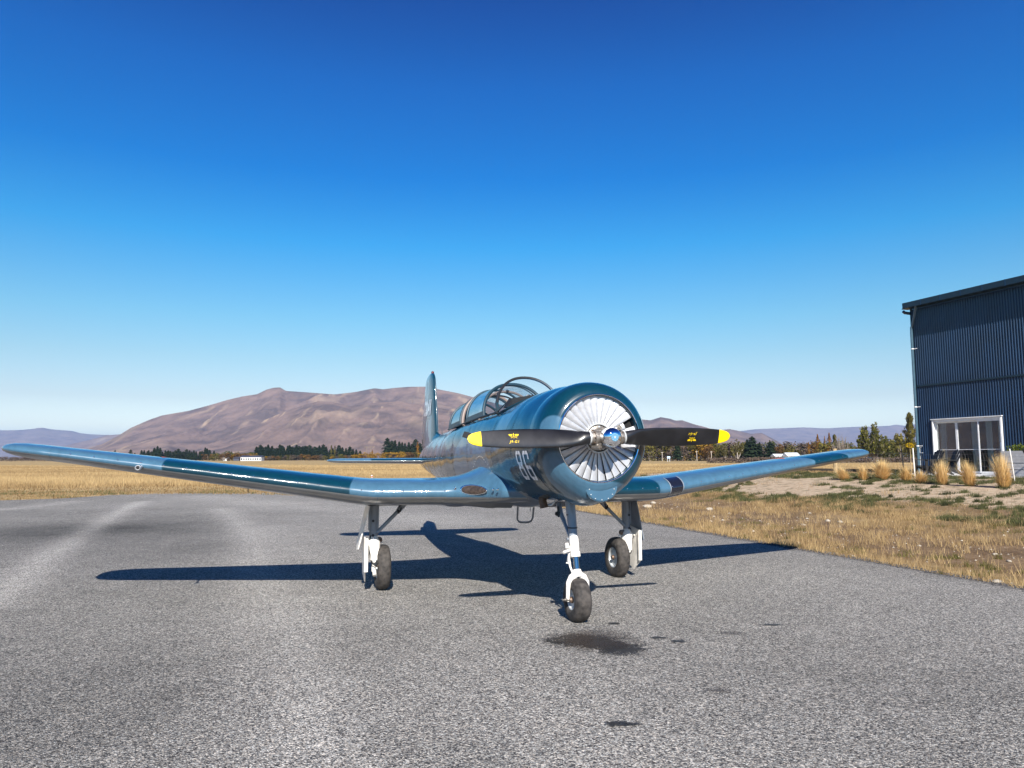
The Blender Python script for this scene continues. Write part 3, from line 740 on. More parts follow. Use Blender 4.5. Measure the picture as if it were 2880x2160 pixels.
# ---- canopy
def arch(x0, x1, hw, z0, z1, n=30, p=2.15, x_drop=0):
    """arch from (x0, -hw, z0) over (x1, 0, z1) to (x0, hw, z0)"""
    pts = []
    for k in range(n+1):
        a = math.pi*k/n; c, s = math.cos(a), math.sin(a)
        y = -math.copysign(abs(c)**(2/p), c)*hw; h = abs(s)**(2/p)
        pts.append((x0+(x1-x0)*h, y, z0+(z1-z0)*h))
    return pts
def bar(name, pts, r, mat, parent, n=8): 
    mb = MB(); mb.tube(pts, r, n); return mb.build(name, mat, parent, True)
ws = empty('windshield'); ws.parent = plane
A0 = arch(-1.235, -1.43, .378, 1.955, 2.355)
bar('windshield_arch', A0, .0155, M['black'], ws)
# base curve on the cowl deck
B0 = []
for k in range(31):
    a = math.pi*k/30; y = -.378*math.cos(a); x = -1.235+.46*math.sin(a)**1.1; hw, zt, zb, zc, n = fs(x); t = min(abs(y)/hw, 1)
    B0.append((x, y, zc+(zt-zc)*(1-t**n)**(1/n)+.008))
G = []
for t in np.linspace(0, 1, 9):
    G.append([tuple(np.array(a)*(1-t)+np.array(b)*t+np.array((0, 0, .05*math.sin(math.pi*t)*math.sin(math.pi*k/30)))) for k, (a, b) in enumerate(zip(A0, B0))])
grid_obj('windshield_glass', np.array(G), M['canopy_glass'], ws, True)
bar('windshield_base', B0, .013, M['frame_teal'], ws)
# sloped foot panels at the sides of the windshield
for s_ in (-1, 1):
    mb = MB(); mb.prism([(-1.30, s_*.382, 1.93), (-.95, s_*.372, 2.02), (-1.19, s_*.378, 1.995), (-1.25, s_*.376, 2.06)], (0, s_*.012, 0)); mb.build('windshield_foot', M['frame_teal'], ws)
    bar('windshield_post', [(-1.25, s_*.374, 1.965), (-1.31, s_*.366, 2.05), (-1.36, s_*.33, 2.17)], .018, M['black'], ws)
def glass_shell(name, a, b, mat, parent, n=10, bow=.0):
    G = [[tuple(np.array(p)*(1-t)+np.array(q)*t) for p, q in zip(a, b)] for t in np.linspace(0, 1, n)]
    return grid_obj(name, np.array(G), mat, parent, True)
def canopy(name, xa, xb, dx, hw, zs_a, zs_b, zt_a, zt_b, frame, glass):
    e = empty(name); e.parent = plane
    A = arch(xa, xa-dx, hw, zs_a, zt_a); B = arch(xb, xb-dx*.5, hw, zs_b, zt_b)
    bar('canopy_arch', A, .019, frame, e); bar('canopy_arch', B, .016, frame, e)
    glass_shell('canopy_glass', A, B, glass, e)
    for s_ in (-1, 1):
        mb = MB(); L_ = xa-xb
        mb.prism([(xa+.01, s_*(hw+.004), zs_a+.055), (xa+.03, s_*(hw+.006), zs_a-.01), (xb-.02, s_*(hw+.006), zs_b-.01), (xb, s_*(hw+.004), zs_b+.05)], (0, s_*.012, 0)); mb.build('canopy_rail', frame, e)
    return e, A, B
c1, A1, B1 = canopy('front_canopy', -1.76, -2.55, .14, .385, 1.940, 1.905, 2.325, 2.315, M['frame_teal'], M['canopy_glass_hazy'])
bar('inner_pane_frame', [(p[0]-.09, p[1]*.975, p[2]-.008) for p in A1], .007, M['frame_teal'], c1)
c2, A2, B2 = canopy('rear_canopy', -2.90, -3.52, .10, .380, 1.885, 1.855, 2.275, 2.225, M['frame_teal'], M['canopy_glass_hazy'])
bar('rollover_arch', arch(-2.82, -2.90, .372, 1.875, 2.285), .021, M['frame_brown'], plane)
bar('rollover_arch', arch(-2.10, -2.16, .350, 1.90, 2.26), .016, M['frame_brown'], plane)
bar('inner_arch', arch(-2.45, -2.50, .352, 1.88, 2.24), .011, M['black'], plane)
# tail cone of the canopy
G = []
for t in np.linspace(0, 1, 10):
    x = -3.52-.62*t; hw = .38*(1-.30*t); z0 = 1.855-.0*t; zt = 2.222-(2.222-1.90)*t**1.35; G.append(arch(x, x-.05*(1-t), hw, min(z0, zt-.02)-.02, zt))
G = np.array(G); grid_obj('canopy_fairing', G[3:], M['paint'], plane, True, {'camo': np.full(G[3:].shape[0]*G.shape[1], -.2)})
grid_obj('rear_window', G[:4], M['canopy_glass_hazy'], plane, True)
# cockpit coaming, floor between the sills, instrument hood
for s_ in (-1, 1):
    mb = MB(); mb.tube([(-1.2, s_*.392, 1.948), (-1.8, s_*.396, 1.932), (-2.6, s_*.394, 1.898), (-3.6, s_*.386, 1.850)], .010, 8); mb.build('canopy_sill', M['black'], fus, True)
mb = MB(); mb.prism([(-1.15, -.30, 2.0), (-1.15, .30, 2.0), (-1.15, .24, 2.10), (-1.15, 0, 2.14), (-1.15, -.24, 2.10)], (-.14, 0, 0)); mb.build('instrument_hood', M['dark'], plane)
for x in (-2.25, -3.25):
    mb = MB(); mb.box((x, 0, 1.94), (.10, .30, .16)); mb.build('seat_back', M['dark'], plane, False, .03)
mb = MB(); mb.lathe([(-.012, .001), (-.01, .038), (.01, .040), (.014, .03), (.016, .001)], 'x', (-1.83, .175, 2.165), 20); mb.tube([(-1.83, .175, 2.13), (-1.84, .22, 2.05)], .008, 6); mb.build('cockpit_mirror', M['black'], plane, True)
mb = MB(); mb.lathe([(0, .018), (.012, .016), (.014, .001)], 'x', (-2.10, .0, 2.262), 12); mb.build('arch_lock', M['black'], plane, True)

# ---- landing gear
def wheel(parent, r, w, rim_r, name='wheel', loc=(0, 0, 0), nose=False):
    e = empty(name, loc); e.parent = parent
    mb = MB(); h = w/2
    pr = [(-h*.55, rim_r*.98), (-h*.80, rim_r*1.05), (-h*.98, rim_r*1.25), (-h, (rim_r+r)/2*1.02), (-h*.90, r*.90), (-h*.74, r*.955), (-h*.45, r*.99), (0, r), (h*.45, r*.99), (h*.74, r*.955), (h*.90, r*.90), (h, (rim_r+r)/2*1.02), (h*.98, rim_r*1.25), (h*.80, rim_r*1.05), (h*.55, rim_r*.98)]
    mb.lathe(pr, 'y', (0, 0, 0), 56); t = mb.build('tyre', M['tyre'], e, True)
    mb = MB()
    for s_ in (-1, 1):
        mb.lathe([(s_*h*.80, rim_r*1.06), (s_*h*.84, rim_r*1.02), (s_*h*.80, rim_r*.93), (s_*h*.58, rim_r*.88), (s_*h*.5, rim_r*.6), (s_*h*.62, rim_r*.32), (s_*h*.66, rim_r*.05)], 'y', (0, 0, 0), 40)
        for k in range(8):
            a = 2*math.pi*k/8; mb.lathe([(s_*h*.52, .009), (s_*h*.60, .007), (s_*h*.61, .0005)], 'y', (rim_r*.72*math.cos(a), 0, rim_r*.72*math.sin(a)), 8)
    mb.build('wheel_rim', M['rim'], e, True)
    mb = MB(); mb.lathe([(-h*1.0, .022), (-h*.62, .030), (h*.62, .030), (h*1.0, .022)], 'y', (0, 0, 0), 16, True); mb.build('wheel_hub', M['pipe'], e, True)
    return e
# nose gear
ng = empty('nose_gear'); ng.parent = plane
wheel(plane, .196, .150, .085, 'nose_wheel', (.045, 0, .188))
mb = MB(); mb.tube([(-.125, .0, 1.10), (-.105, 0, 1.0), (-.055, 0, .80), (-.035, 0, .70)], [.052, .046, .041, .040], 24); mb.build('oleo_cylinder', M['gear_grey'], ng, True)
for x, z in ((-.092, .935), (-.062, .82)):
    mb = MB(); mb.lathe([(-.006, .046), (.006, .046)], 'z', (x, 0, z), 24); mb.build('hose_band', M['black'], ng, True)
mb = MB(); mb.tube([(-.038, 0, .745), (-.030, 0, .715), (-.008, 0, .625), (-.004, 0, .60)], [.040, .045, .042, .041], 24); mb.tube([(-.002, 0, .605), (.010, 0, .560)], .047, 24); mb.build('strut_clamp', M['gear_white'], ng, True, .003)
mb = MB(); mb.tube([(.002, 0, .60), (.045, 0, .435)], .027, 24); mb.build('piston', M['dull_chrome'], ng, True)
mb = MB()   # steering lever and link on the left
mb.tube([(-.01, -.04, .625), (.01, -.105, .612)], [.014, .011], 8); mb.tube([(.0, -.04, .64), (.0, -.08, .655), (.0, -.082, .69)], [.010, .022, .016], 10); mb.tube([(.0, -.105, .612), (.01, -.115, .600)], .013, 8)
mb.build('steering_lever', M['gear_white'], ng, True)
mb = MB(); mb.tube([(-.03, -.044, .60), (-.035, -.046, .53), (-.02, -.040, .47), (.01, -.03, .42)], [.010, .013, .010, .009], 8); mb.tube([(-.05, -.044, .60), (-.065, -.048, .50)], .007, 6); mb.tube([(-.035, -.075, .505), (-.035, -.03, .505)], .007, 6); mb.build('torque_link', M['gear_white'], ng, True)
mb = MB()
mb.tube([(.040, 0, .455), (.050, 0, .415), (.055, 0, .392)], [.034, .050, .046], 20)
for s_ in (-1, 1):
    mb.tube([(.052, s_*.018, .408), (.056, s_*.060, .388), (.058, s_*.088, .345), (.056, s_*.094, .28), (.050, s_*.094, .215), (.046, s_*.094, .180)], [.034, .030, .024, .019, .017, .018], 14)
fk = mb.build('fork', M['gear_white'], ng, True)
mb = MB()
for s_ in (-1, 1): mb.lathe([(s_*.075, .020), (s_*.108, .020), (s_*.112, .013), (s_*.125, .013), (s_*.127, .006), (s_*.140, .006)], 'y', (.046, 0, .192), 14, True)
mb.build('axle_nut', M['steel'], ng, True)
mb = MB(); mb.tube([(-.36, -.02, 1.02), (-.30, -.02, .93), (-.22, -.018, .86)], [.026, .022, .020], 12); mb.tube([(-.22, -.018, .86), (-.06, -.01, .70)], [.017, .014], 12); mb.tube([(-.075, -.05, .715), (-.075, .05, .715)], .014, 10); mb.build('drag_brace', M['gear_grey'], ng, True)
mb = MB(); mb.tube([(-.30, -.05, 1.0), (-.285, -.05, .90)], .010, 8); mb.tube([(-.33, -.05, .93), (-.29, -.05, .93)], .022, 8); mb.build('door_link', M['black'], ng, True)
# main gear (s_=-1: photo left)
for s_ in (-1, 1):
    g = empty('main_gear'); g.parent = plane
    wheel(plane, .248, .150, .118, 'main_wheel', (-2.166, s_*1.452, .239))
    Y = s_*1.565; X = -2.12
    mb = MB(); mb.tube([(X+.0, Y, 1.00), (X, Y, .60), (X, Y, .50)], [.046, .046, .043], 20); mb.box((X, Y, .82), (.05, .115, .34)); mb.build('oleo_cylinder', M['gear_grey'], g, True, .008)
    mb = MB()
    for z in (.76, .60): mb.lathe([(X+.045, .014), (X+.056, .014), (X+.057, .003)], 'x', (0, Y+.01*s_, z), 12)
    mb.build('strut_bolt', M['black'], g)
    mb = MB(); mb.tube([(X, Y, .60), (X+.01, Y-s_*.005, .53), (X+.012, Y-s_*.008, .43), (X+.0, Y-s_*.008, .33)], [.038, .072, .070, .046], 18)
    mb.box((X+.06, Y-s_*.010, .405), (.04, .085, .15)); mb.build('torque_housing', M['gear_white'], g, True, .006)
    mb = MB(); mb.tube([(X, Y-s_*.01, .35), (X-.005, Y-s_*.012, .20)], [.027, .024], 14); mb.tube([(X+.05, Y-s_*.01, .34), (X+.055, Y-s_*.012, .31)], [.022, .018], 10); mb.tube([(X+.03, Y-s_*.02, .16), (X-.04, Y-s_*.02, .24)], .022, 10); mb.build('lower_leg', M['gear_white'], g, True)
    mb = MB(); mb.tube([(X-.03, Y-s_*.02, .215), (X-.045, s_*1.44, .244)], .024, 12); mb.build('axle', M['rim'], g, True)
    mb = MB(); mb.lathe([(X+.068, .020), (X+.078, .018), (X+.076, .010), (X+.064, .010)], 'x', (0, Y-s_*.006, .325), 14); mb.build('tow_eye', M['gear_white'], g, True)
    mb = MB(); mb.tube([(X+.03, Y-s_*.05, .45), (X+.04, Y-s_*.13, .452)], [.010, .014], 8); mb.tube([(X+.03, Y+s_*.03, .545), (X+.05, Y+s_*.085, .51)], [.009, .010], 8); mb.tube([(X-.0, Y-s_*.05, .53), (X+.0, Y-s_*.11, .505)], [.009, .009], 8); mb.build('lock_pins', M['gear_white'], g, True)
    mb = MB(); mb.lathe([(X-.02, .034), (X+.03, .034), (X+.034, .02)], 'x', (0, Y-s_*.065, .545), 14, True); mb.build('brace_pivot', M['pipe'], g, True)
    mb = MB(); mb.tube([(X-.02, s_*1.19, .985), (X+.0, s_*1.29, .86)], [.042, .028], 14); mb.tube([(X, s_*1.29, .86), (X+.02, s_*1.53, .625)], [.022, .020], 12); mb.build('side_brace', M['gear_grey'], g, True)
    mb = MB(); mb.lathe([(-.014, .030), (.014, .030)], 'y', (X+.0, s_*1.29, .86), 12, True); mb.tube([(X+.03, s_*1.26, .90), (X+.03, s_*1.27, .85)], .008, 6); mb.build('brace_joint', M['black'], g)
    # brake hose
    mb = MB(); mb.tube([(X+.04, Y+s_*.035, .60), (X+.055, Y+s_*.05, .45), (X+.07, Y+s_*.02, .30), (X+.05, Y-s_*.03, .26), (X+.03, Y-s_*.06, .25)], .006, 6); mb.build('brake_hose', M['black'], g, True)
    # doors: outboard plates
    yo = s_*1.655
    mb = MB(); mb.prism([(X+.17, yo+s_*.010, .58), (X+.17, yo+s_*.01, .22), (X+.02, yo-s_*.012, .095), (X-.17, yo-s_*.01, .16), (X-.19, yo, .56), (X-.10, yo, .62)], (0, s_*.014, 0)); mb.build('lower_door', M['gear_white'], g, False, .003)
    mb = MB(); mb.prism([(X+.16, yo-s_*.035, .95), (X+.12, s_*1.735, .46), (X-.02, s_*1.735, .43), (X-.16, s_*1.72, .50), (X-.17, yo-s_*.035, .95)], (0, s_*.012, 0)); mb.build('upper_door', M['gear_white'] if s_ < 0 else M['gear_grey'], g, False, .003)
    mb = MB(); mb.box((X+.17, yo+s_*.004, .40), (.016, .04, .36)); mb.build('door_flange', M['gear_white'], g, False, .002)
    # wheel well rim on the wing underside
    mb = MB(); mb.box((-2.15, s_*1.25, .944), (.60, .80, .012)); mb.build('wheel_well', M['dark'], g)

# ================================================================== GROUND
EDX, EDY = 5.70, 8.59
def dist_edge(x, y): return (np.asarray(x)-EDX)*.955+(np.asarray(y)-EDY)*.298        # metres right of the apron edge
def terr(x, y):
    x = np.asarray(x, float); y = np.asarray(y, float); d = dist_edge(x, y)
    z = .74*sst((d-3.5)/11.5)*(1-sst((y-40)/14))*(1-sst((-y-6)/20))
    z = z*(1-sst((d-60)/60))
    near = np.clip(1-np.hypot(x-8, y-20)/90, 0, 1)
    z = z+near*.07*(fbm(x*.55, y*.55, 4, 21)-.5)*sst((np.abs(d)-.0)/2.5)*(d > 0)
    z = z+near*.12*(fbm(x*.12, y*.12, 3, 31)-.45)*sst((y-33)/12)
    return z-.012
def lvl(t, a, b): return a*np.sinh(t*b)
n = 330; t = np.linspace(-1, 1, n)
gx = 9+lvl(t, .9, math.asinh(40000/.9)); gy = 18+lvl(t, .9, math.asinh(40000/.9))
# more even spacing close in
def axis(c, fine, half, far):
    a = list(np.arange(c-half, c+half, fine)); s = fine; p = c+half; q = c-half; hi = []; lo = []
    while p < far: s *= 1.16; p += s; hi.append(p)
    s = fine
    while q > -far: s *= 1.16; q -= s; lo.append(q)
    return np.array(lo[::-1]+a+hi)
gx = axis(6, .33, 26, 45000); gy = axis(24, .33, 26, 45000)
X, Y = np.meshgrid(gx, gy, indexing='ij'); Z = terr(X, Y)
def ground_mat():
    m, nt, N, L, B = new_mat('dry_grassland')
    tc = N.new('ShaderNodeTexCoord')
    def noise(scale, det=5, mpx=(1, 1, 1), rough=.55):
        mp = N.new('ShaderNodeMapping'); mp.inputs['Scale'].default_value = mpx; n = N.new('ShaderNodeTexNoise'); n.inputs['Scale'].default_value = scale; n.inputs['Detail'].default_value = det; n.inputs['Roughness'].default_value = rough
        L.new(tc.outputs['Object'], mp.inputs[0]); L.new(mp.outputs[0], n.inputs['Vector']); return n.outputs[0]
    def rng_(v, a, b, c=0, d=1):
        r = N.new('ShaderNodeMapRange'); r.inputs[1].default_value = a; r.inputs[2].default_value = b; r.inputs[3].default_value = c; r.inputs[4].default_value = d; L.new(v, r.inputs[0]); return r.outputs[0]
    def mix(f, a, b):
        r = N.new('ShaderNodeMix'); r.data_type = 'RGBA'
        for k, c in ((6, a), (7, b)):
            if isinstance(c, tuple): r.inputs[k].default_value = (*c, 1)
            else: L.new(c, r.inputs[k])
        if isinstance(f, float): r.inputs[0].default_value = f
        else: L.new(f, r.inputs[0])
        return r.outputs[2]
    def attr(nm):
        a = N.new('ShaderNodeAttribute'); a.attribute_name = nm; a.attribute_type = 'GEOMETRY'; return a.outputs['Fac']
    straw = mix(rng_(noise(.045, 6, (1, 2.6, 1)), .36, .66), (.66, .49, .25), (.42, .29, .14))
    straw = mix(rng_(noise(.5, 6, (1, 2, 1)), .42, .75), straw, (.26, .18, .075))
    straw = mix(rng_(noise(3.5, 5), .45, .8, 0, .6), straw, (.15, .115, .045))
    soil = mix(rng_(noise(.9, 7), .38, .62), (.15, .095, .055), (.27, .18, .105))
    soil = mix(rng_(noise(14, 6, (1, 1, 1), .7), .52, .70), soil, (.42, .31, .20))
    soil = mix(rng_(noise(26, 4), .30, .42, 1, 0), soil, (.09, .065, .04))
    sand = mix(rng_(noise(6, 7), .35, .7), (.46, .34, .23), (.66, .53, .39))
    green = mix(rng_(noise(7, 4), .4, .7), (.035, .055, .018), (.085, .11, .03))
    c = mix(attr('soil'), straw, soil); c = mix(attr('sand'), c, sand)
    gm = N.new('ShaderNodeMath'); gm.operation = 'MULTIPLY'; L.new(attr('weed'), gm.inputs[0]); L.new(rng_(noise(3.2, 6), .54, .60, 0, .55), gm.inputs[1])
    c = mix(gm.outputs[0], c, green)
    gr = mix(rng_(noise(60, 3), .35, .65), (.20, .20, .20), (.45, .44, .42)); c = mix(attr('gravel'), c, gr)
    sc_ = N.new('ShaderNodeVectorMath'); sc_.operation = 'SCALE'; sc_.inputs['Scale'].default_value = .74; L.new(c, sc_.inputs[0]); L.new(sc_.outputs[0], B.inputs['Base Color']); B.inputs['Roughness'].default_value = .95; B.inputs['Specular IOR Level'].default_value = .1
    b = N.new('ShaderNodeBump'); b.inputs['Strength'].default_value = .7; b.inputs['Distance'].default_value = .05; L.new(noise(9, 8, (1, 1, 1), .7), b.inputs['Height']); L.new(b.outputs[0], B.inputs['Normal'])
    return m
D = dist_edge(X, Y)
nr = (Y < 55) & (Y > -30)
soil = np.where(nr, sst((D-.3)/.8)*(1-sst((D-11.5)/2))*np.clip(.45+1.5*(fbm(X*.35, Y*.35, 4, 3)-.30)+.5*np.exp(-((D-2.5)/2)**2), 0, 1), 0)*(1-sst((Y-34)/10))
sand = sst((D-6.8-2.0*(fbm(X*.4, Y*.4, 3, 8)-.5)+.12*(Y-24))/1.3)*(1-sst((D-14.2)/.8))*(Y < 42)*(Y > -25)*sst((X-6.3)/1.5)
weed = np.clip(sst((D-5.5)/1.5)*(1-sst((D-17)/2))*(Y < 45), 0, 1)+.8*(sst((Y-27)/1)*(1-sst((Y-46)/6))*(X < -6))*.7
gravel = np.exp(-((D-3.9)/.9)**2)*np.exp(-((Y-9.6)/1.1)**2)+np.exp(-np.clip(np.abs(Y-31.2-1.5*(fbm(X*.3, Y*.1, 3, 5)-.5))/1.2, 0, 9)**2)*sst((X+17.2)/1.5)*(1-sst((X+6)/2))
gnd = grid_obj('ground', np.stack([X, Y, Z], -1), ground_mat(), None, True, {'soil': soil.ravel(), 'sand': sand.ravel(), 'weed': np.clip(weed, 0, 1).ravel(), 'gravel': np.clip(gravel, 0, 1).ravel()})
tag(gnd, kind='structure')

# ---- tarmac apron
def tarmac_mat():
    m, nt, N, L, B = new_mat('chip_seal_tarmac')
    tc = N.new('ShaderNodeTexCoord'); co = tc.outputs['Object']
    def noise(scale, det=5, rough=.55, vec=None):
        n = N.new('ShaderNodeTexNoise'); n.inputs['Scale'].default_value = scale; n.inputs['Detail'].default_value = det; n.inputs['Roughness'].default_value = rough; L.new(vec or co, n.inputs['Vector']); return n.outputs[0]
    def rng_(v, a, b, c=0, d=1):
        r = N.new('ShaderNodeMapRange'); r.inputs[1].default_value = a; r.inputs[2].default_value = b; r.inputs[3].default_value = c; r.inputs[4].default_value = d; L.new(v, r.inputs[0]); return r.outputs[0]
    def math_(op, a, b):
        r = N.new('ShaderNodeMath'); r.operation = op
        for k, c in enumerate((a, b)):
            if isinstance(c, (int, float)): r.inputs[k].default_value = c
            else: L.new(c, r.inputs[k])
        return r.outputs[0]
    vo = N.new('ShaderNodeTexVoronoi'); vo.inputs['Scale'].default_value = 130; L.new(co, vo.inputs['Vector'])
    vo2 = N.new('ShaderNodeTexVoronoi'); vo2.inputs['Scale'].default_value = 76; L.new(co, vo2.inputs['Vector'])
    sep = N.new('ShaderNodeSeparateColor'); L.new(vo.outputs['Color'], sep.inputs[0])
    sep2 = N.new('ShaderNodeSeparateColor'); L.new(vo2.outputs['Color'], sep2.inputs[0])
    cr = N.new('ShaderNodeValToRGB'); e = cr.color_ramp.elements
    e[0].position = 0; e[0].color = (.040, .040, .044, 1); e[1].position = 1; e[1].color = (.68, .66, .64, 1)
    for p, c in ((.18, (.07, .07, .075, 1)), (.42, (.215, .212, .212, 1)), (.70, (.33, .322, .315, 1)), (.88, (.45, .44, .425, 1))):
        q = e.new(p); q.color = c
    mx = math_('ADD', math_('MULTIPLY', sep.outputs[0], .62), math_('MULTIPLY', sep2.outputs[0], .38)); L.new(rng_(mx, .15, .83), cr.inputs[0])
    # warm / cool tint of individual chips
    tint = N.new('ShaderNodeMix'); tint.data_type = 'RGBA'; tint.inputs[6].default_value = (1.0, 1.04, 1.03, 1); tint.inputs[7].default_value = (1.19, 1.09, .97, 1); L.new(sep.outputs[1], tint.inputs[0])
    ml = N.new('ShaderNodeMix'); ml.data_type = 'RGBA'; ml.blend_type = 'MULTIPLY'; ml.inputs[0].default_value = 1; L.new(cr.outputs[0], ml.inputs[6]); L.new(tint.outputs[2], ml.inputs[7])
    at = N.new('ShaderNodeAttribute'); at.attribute_name = 'wear'; at.attribute_type = 'GEOMETRY'
    big = rng_(noise(.35, 6, .6), .3, .7, -.13, .13); med = rng_(noise(2.2, 6, .65), .3, .7, -.10, .10)
    k = math_('ADD', math_('ADD', math_('MULTIPLY', at.outputs['Fac'], 1.45), 1.02), math_('ADD', big, med))
    v = N.new('ShaderNodeVectorMath'); v.operation = 'SCALE'; k = math_('MULTIPLY', k, .80); L.new(ml.outputs[2], v.inputs[0]); L.new(k, v.inputs['Scale'])
    L.new(v.outputs[0], B.inputs['Base Color']); B.inputs['Roughness'].default_value = .85; B.inputs['Specular IOR Level'].default_value = .25
    b = N.new('ShaderNodeBump'); b.inputs['Strength'].default_value = .85; b.inputs['Distance'].default_value = .006; L.new(math_('SUBTRACT', sep.outputs[2], math_('MULTIPLY', vo.outputs['Distance'], 1.2)), b.inputs['Height']); L.new(b.outputs[0], B.inputs['Normal'])
    return m
ys_ = np.concatenate([np.arange(-16, 23.0, .2)])
def xr(y): return EDX-(y-EDY)*.312+.10*(fbm(y*1.3, y*0+2.2, 4, 9)-.5)+.06*(vnoise(y*6, y*0, 4)-.5)
def yfar(x):
    b = np.interp(x, [-70, -40, -18.3, -16.9, -16.2, -14.5, -11, -7.5, -4, -.9, 1.35], [20, 24, 27.0, 28.1, 30.6, 31.6, 31.0, 29.3, 26.3, 23.6, 22.95])
    return b+(.22*(fbm(x*1.1, x*0, 4, 12)-.5)+.12*(vnoise(x*5, x*0, 14)-.5))*sst((1.35-x)/1.0)
s1 = np.concatenate([np.linspace(0, .55, 40)[:-1], np.linspace(.55, 1, 190)])
rows = []
for y in ys_: rows.append(np.stack([-70+s1*(float(xr(y))+70), np.full(len(s1), y), np.full(len(s1), 0.0)], -1))
x1 = rows[-1][:, 0]; y0 = ys_[-1]; yf = yfar(x1)
for q in np.linspace(0, 1, 36)[1:]: rows.append(np.stack([x1, y0+q*(yf-y0), np.full(len(s1), 0.0)], -1))
T = np.array(rows)
xr_edge = xr
def seg_d(x, y, pts):
    best = np.full(x.shape, 1e9)
    for (a, b), (c, d) in zip(pts[:-1], pts[1:]):
        vx, vy = c-a, d-b; t = np.clip(((x-a)*vx+(y-b)*vy)/(vx*vx+vy*vy), 0, 1); best = np.minimum(best, np.hypot(x-a-t*vx, y-b-t*vy))
    return best
def gz(u, v): 
    x = (u-1440)/F_SRC; yv = (1080-v)/F_SRC; dz = math.sin(PITCH)+yv*math.cos(PITCH); dy = math.cos(PITCH)-yv*math.sin(PITCH); t = -CH/dz; return (x*t, dy*t)
tx, ty = T[..., 0], T[..., 1]; wob = .25*(fbm(tx*1.2, ty*1.2, 5, 44)-.5)*1.3
wear = np.zeros(tx.shape)
for pts, w, a in (([gz(400, 1408), gz(330, 1440), gz(230, 1500), gz(120, 1570), gz(-40, 1700)], .30, .42), ([gz(0, 1430), gz(130, 1418), gz(200, 1408)], .5, .25), ([gz(620, 1430), gz(690, 1500), gz(700, 1600), gz(760, 1800), gz(820, 2160)], .42, .26),
                  ([gz(560, 1395), gz(1000, 1440), gz(1250, 1470)], 1.4, .25), ([gz(760, 1480), gz(850, 1560)], .5, .12)):
    wear += a*np.exp(-((seg_d(tx, ty, pts)+.45*wob)/w)**2)
for (u, v_, r_, a) in ((350, 1480, 2.2, -.26), (150, 1500, 1.8, -.22), (550, 1540, 1.4, -.12), (60, 1400, 3, -.20), (850, 1440, 2, -.15), (980, 1850, .8, -.10), (2500, 1900, 1.0, -.06), (200, 1950, .9, -.10), (1100, 2120, .5, -.13), (2880, 1700, 1, .05), (1900, 1620, 2.2, .10)):
    cx, cy_ = gz(u, v_); wear += a*np.exp(-((np.hypot(tx-cx, ty-cy_)+2*wob)/r_)**2)
bp = [gz(560, 1400), gz(640, 1450), gz(705, 1560), gz(740, 1700), gz(790, 1900), gz(835, 2160)]; bp.sort(key=lambda p: p[1])
bx_ = np.interp(ty, [p[1] for p in bp], [p[0] for p in bp]); wear += (-.085+.15*sst((tx-bx_+.35*wob)/.35+.5)*(1-.55*sst((tx-bx_-1.1)/2.5)))*(1-sst((ty-19)/6))
# darker bitumen along the edges
wear -= .35*np.exp(-np.clip(xr(ty)-tx, 0, 9)/.07)*(ty < 23)
tarmac = grid_obj('tarmac', T, tarmac_mat(), None, False, {'wear': wear.ravel()}); tag(tarmac, kind='structure')

# oil stains: thin films just above the tarmac
def stain_mat(name, c, cut):
    m, nt, N, L, B = new_mat(name); tc = N.new('ShaderNodeTexCoord')
    B.inputs['Base Color'].default_value = (*c, 1); B.inputs['Roughness'].default_value = .5
    a = N.new('ShaderNodeAttribute'); a.attribute_name = 'edge'; a.attribute_type = 'GEOMETRY'
    vo = N.new('ShaderNodeTexVoronoi'); vo.inputs['Scale'].default_value = 95; L.new(tc.outputs['Object'], vo.inputs['Vector'])
    sp = N.new('ShaderNodeSeparateColor'); L.new(vo.outputs['Color'], sp.inputs[0])
    ns = N.new('ShaderNodeTexNoise'); ns.inputs['Scale'].default_value = 9; ns.inputs['Detail'].default_value = 6; L.new(tc.outputs['Object'], ns.inputs['Vector'])
    s_ = N.new('ShaderNodeMath'); s_.operation = 'MULTIPLY_ADD'; s_.inputs[1].default_value = .75; L.new(sp.outputs[0], s_.inputs[0]); L.new(ns.outputs[0], s_.inputs[2])
    d = N.new('ShaderNodeMath'); d.operation = 'SUBTRACT'; L.new(a.outputs['Fac'], d.inputs[0]); L.new(s_.outputs[0], d.inputs[1])
    r = N.new('ShaderNodeMapRange'); r.inputs[1].default_value = -.42; r.inputs[2].default_value = -.22; r.inputs[4].default_value = cut; L.new(d.outputs[0], r.inputs[0]); L.new(r.outputs[0], B.inputs['Alpha'])
    return m
SM = stain_mat('oil_film', (.020, .017, .014), .76); SM2 = stain_mat('faint_rust_film', (.06, .045, .035), .42)
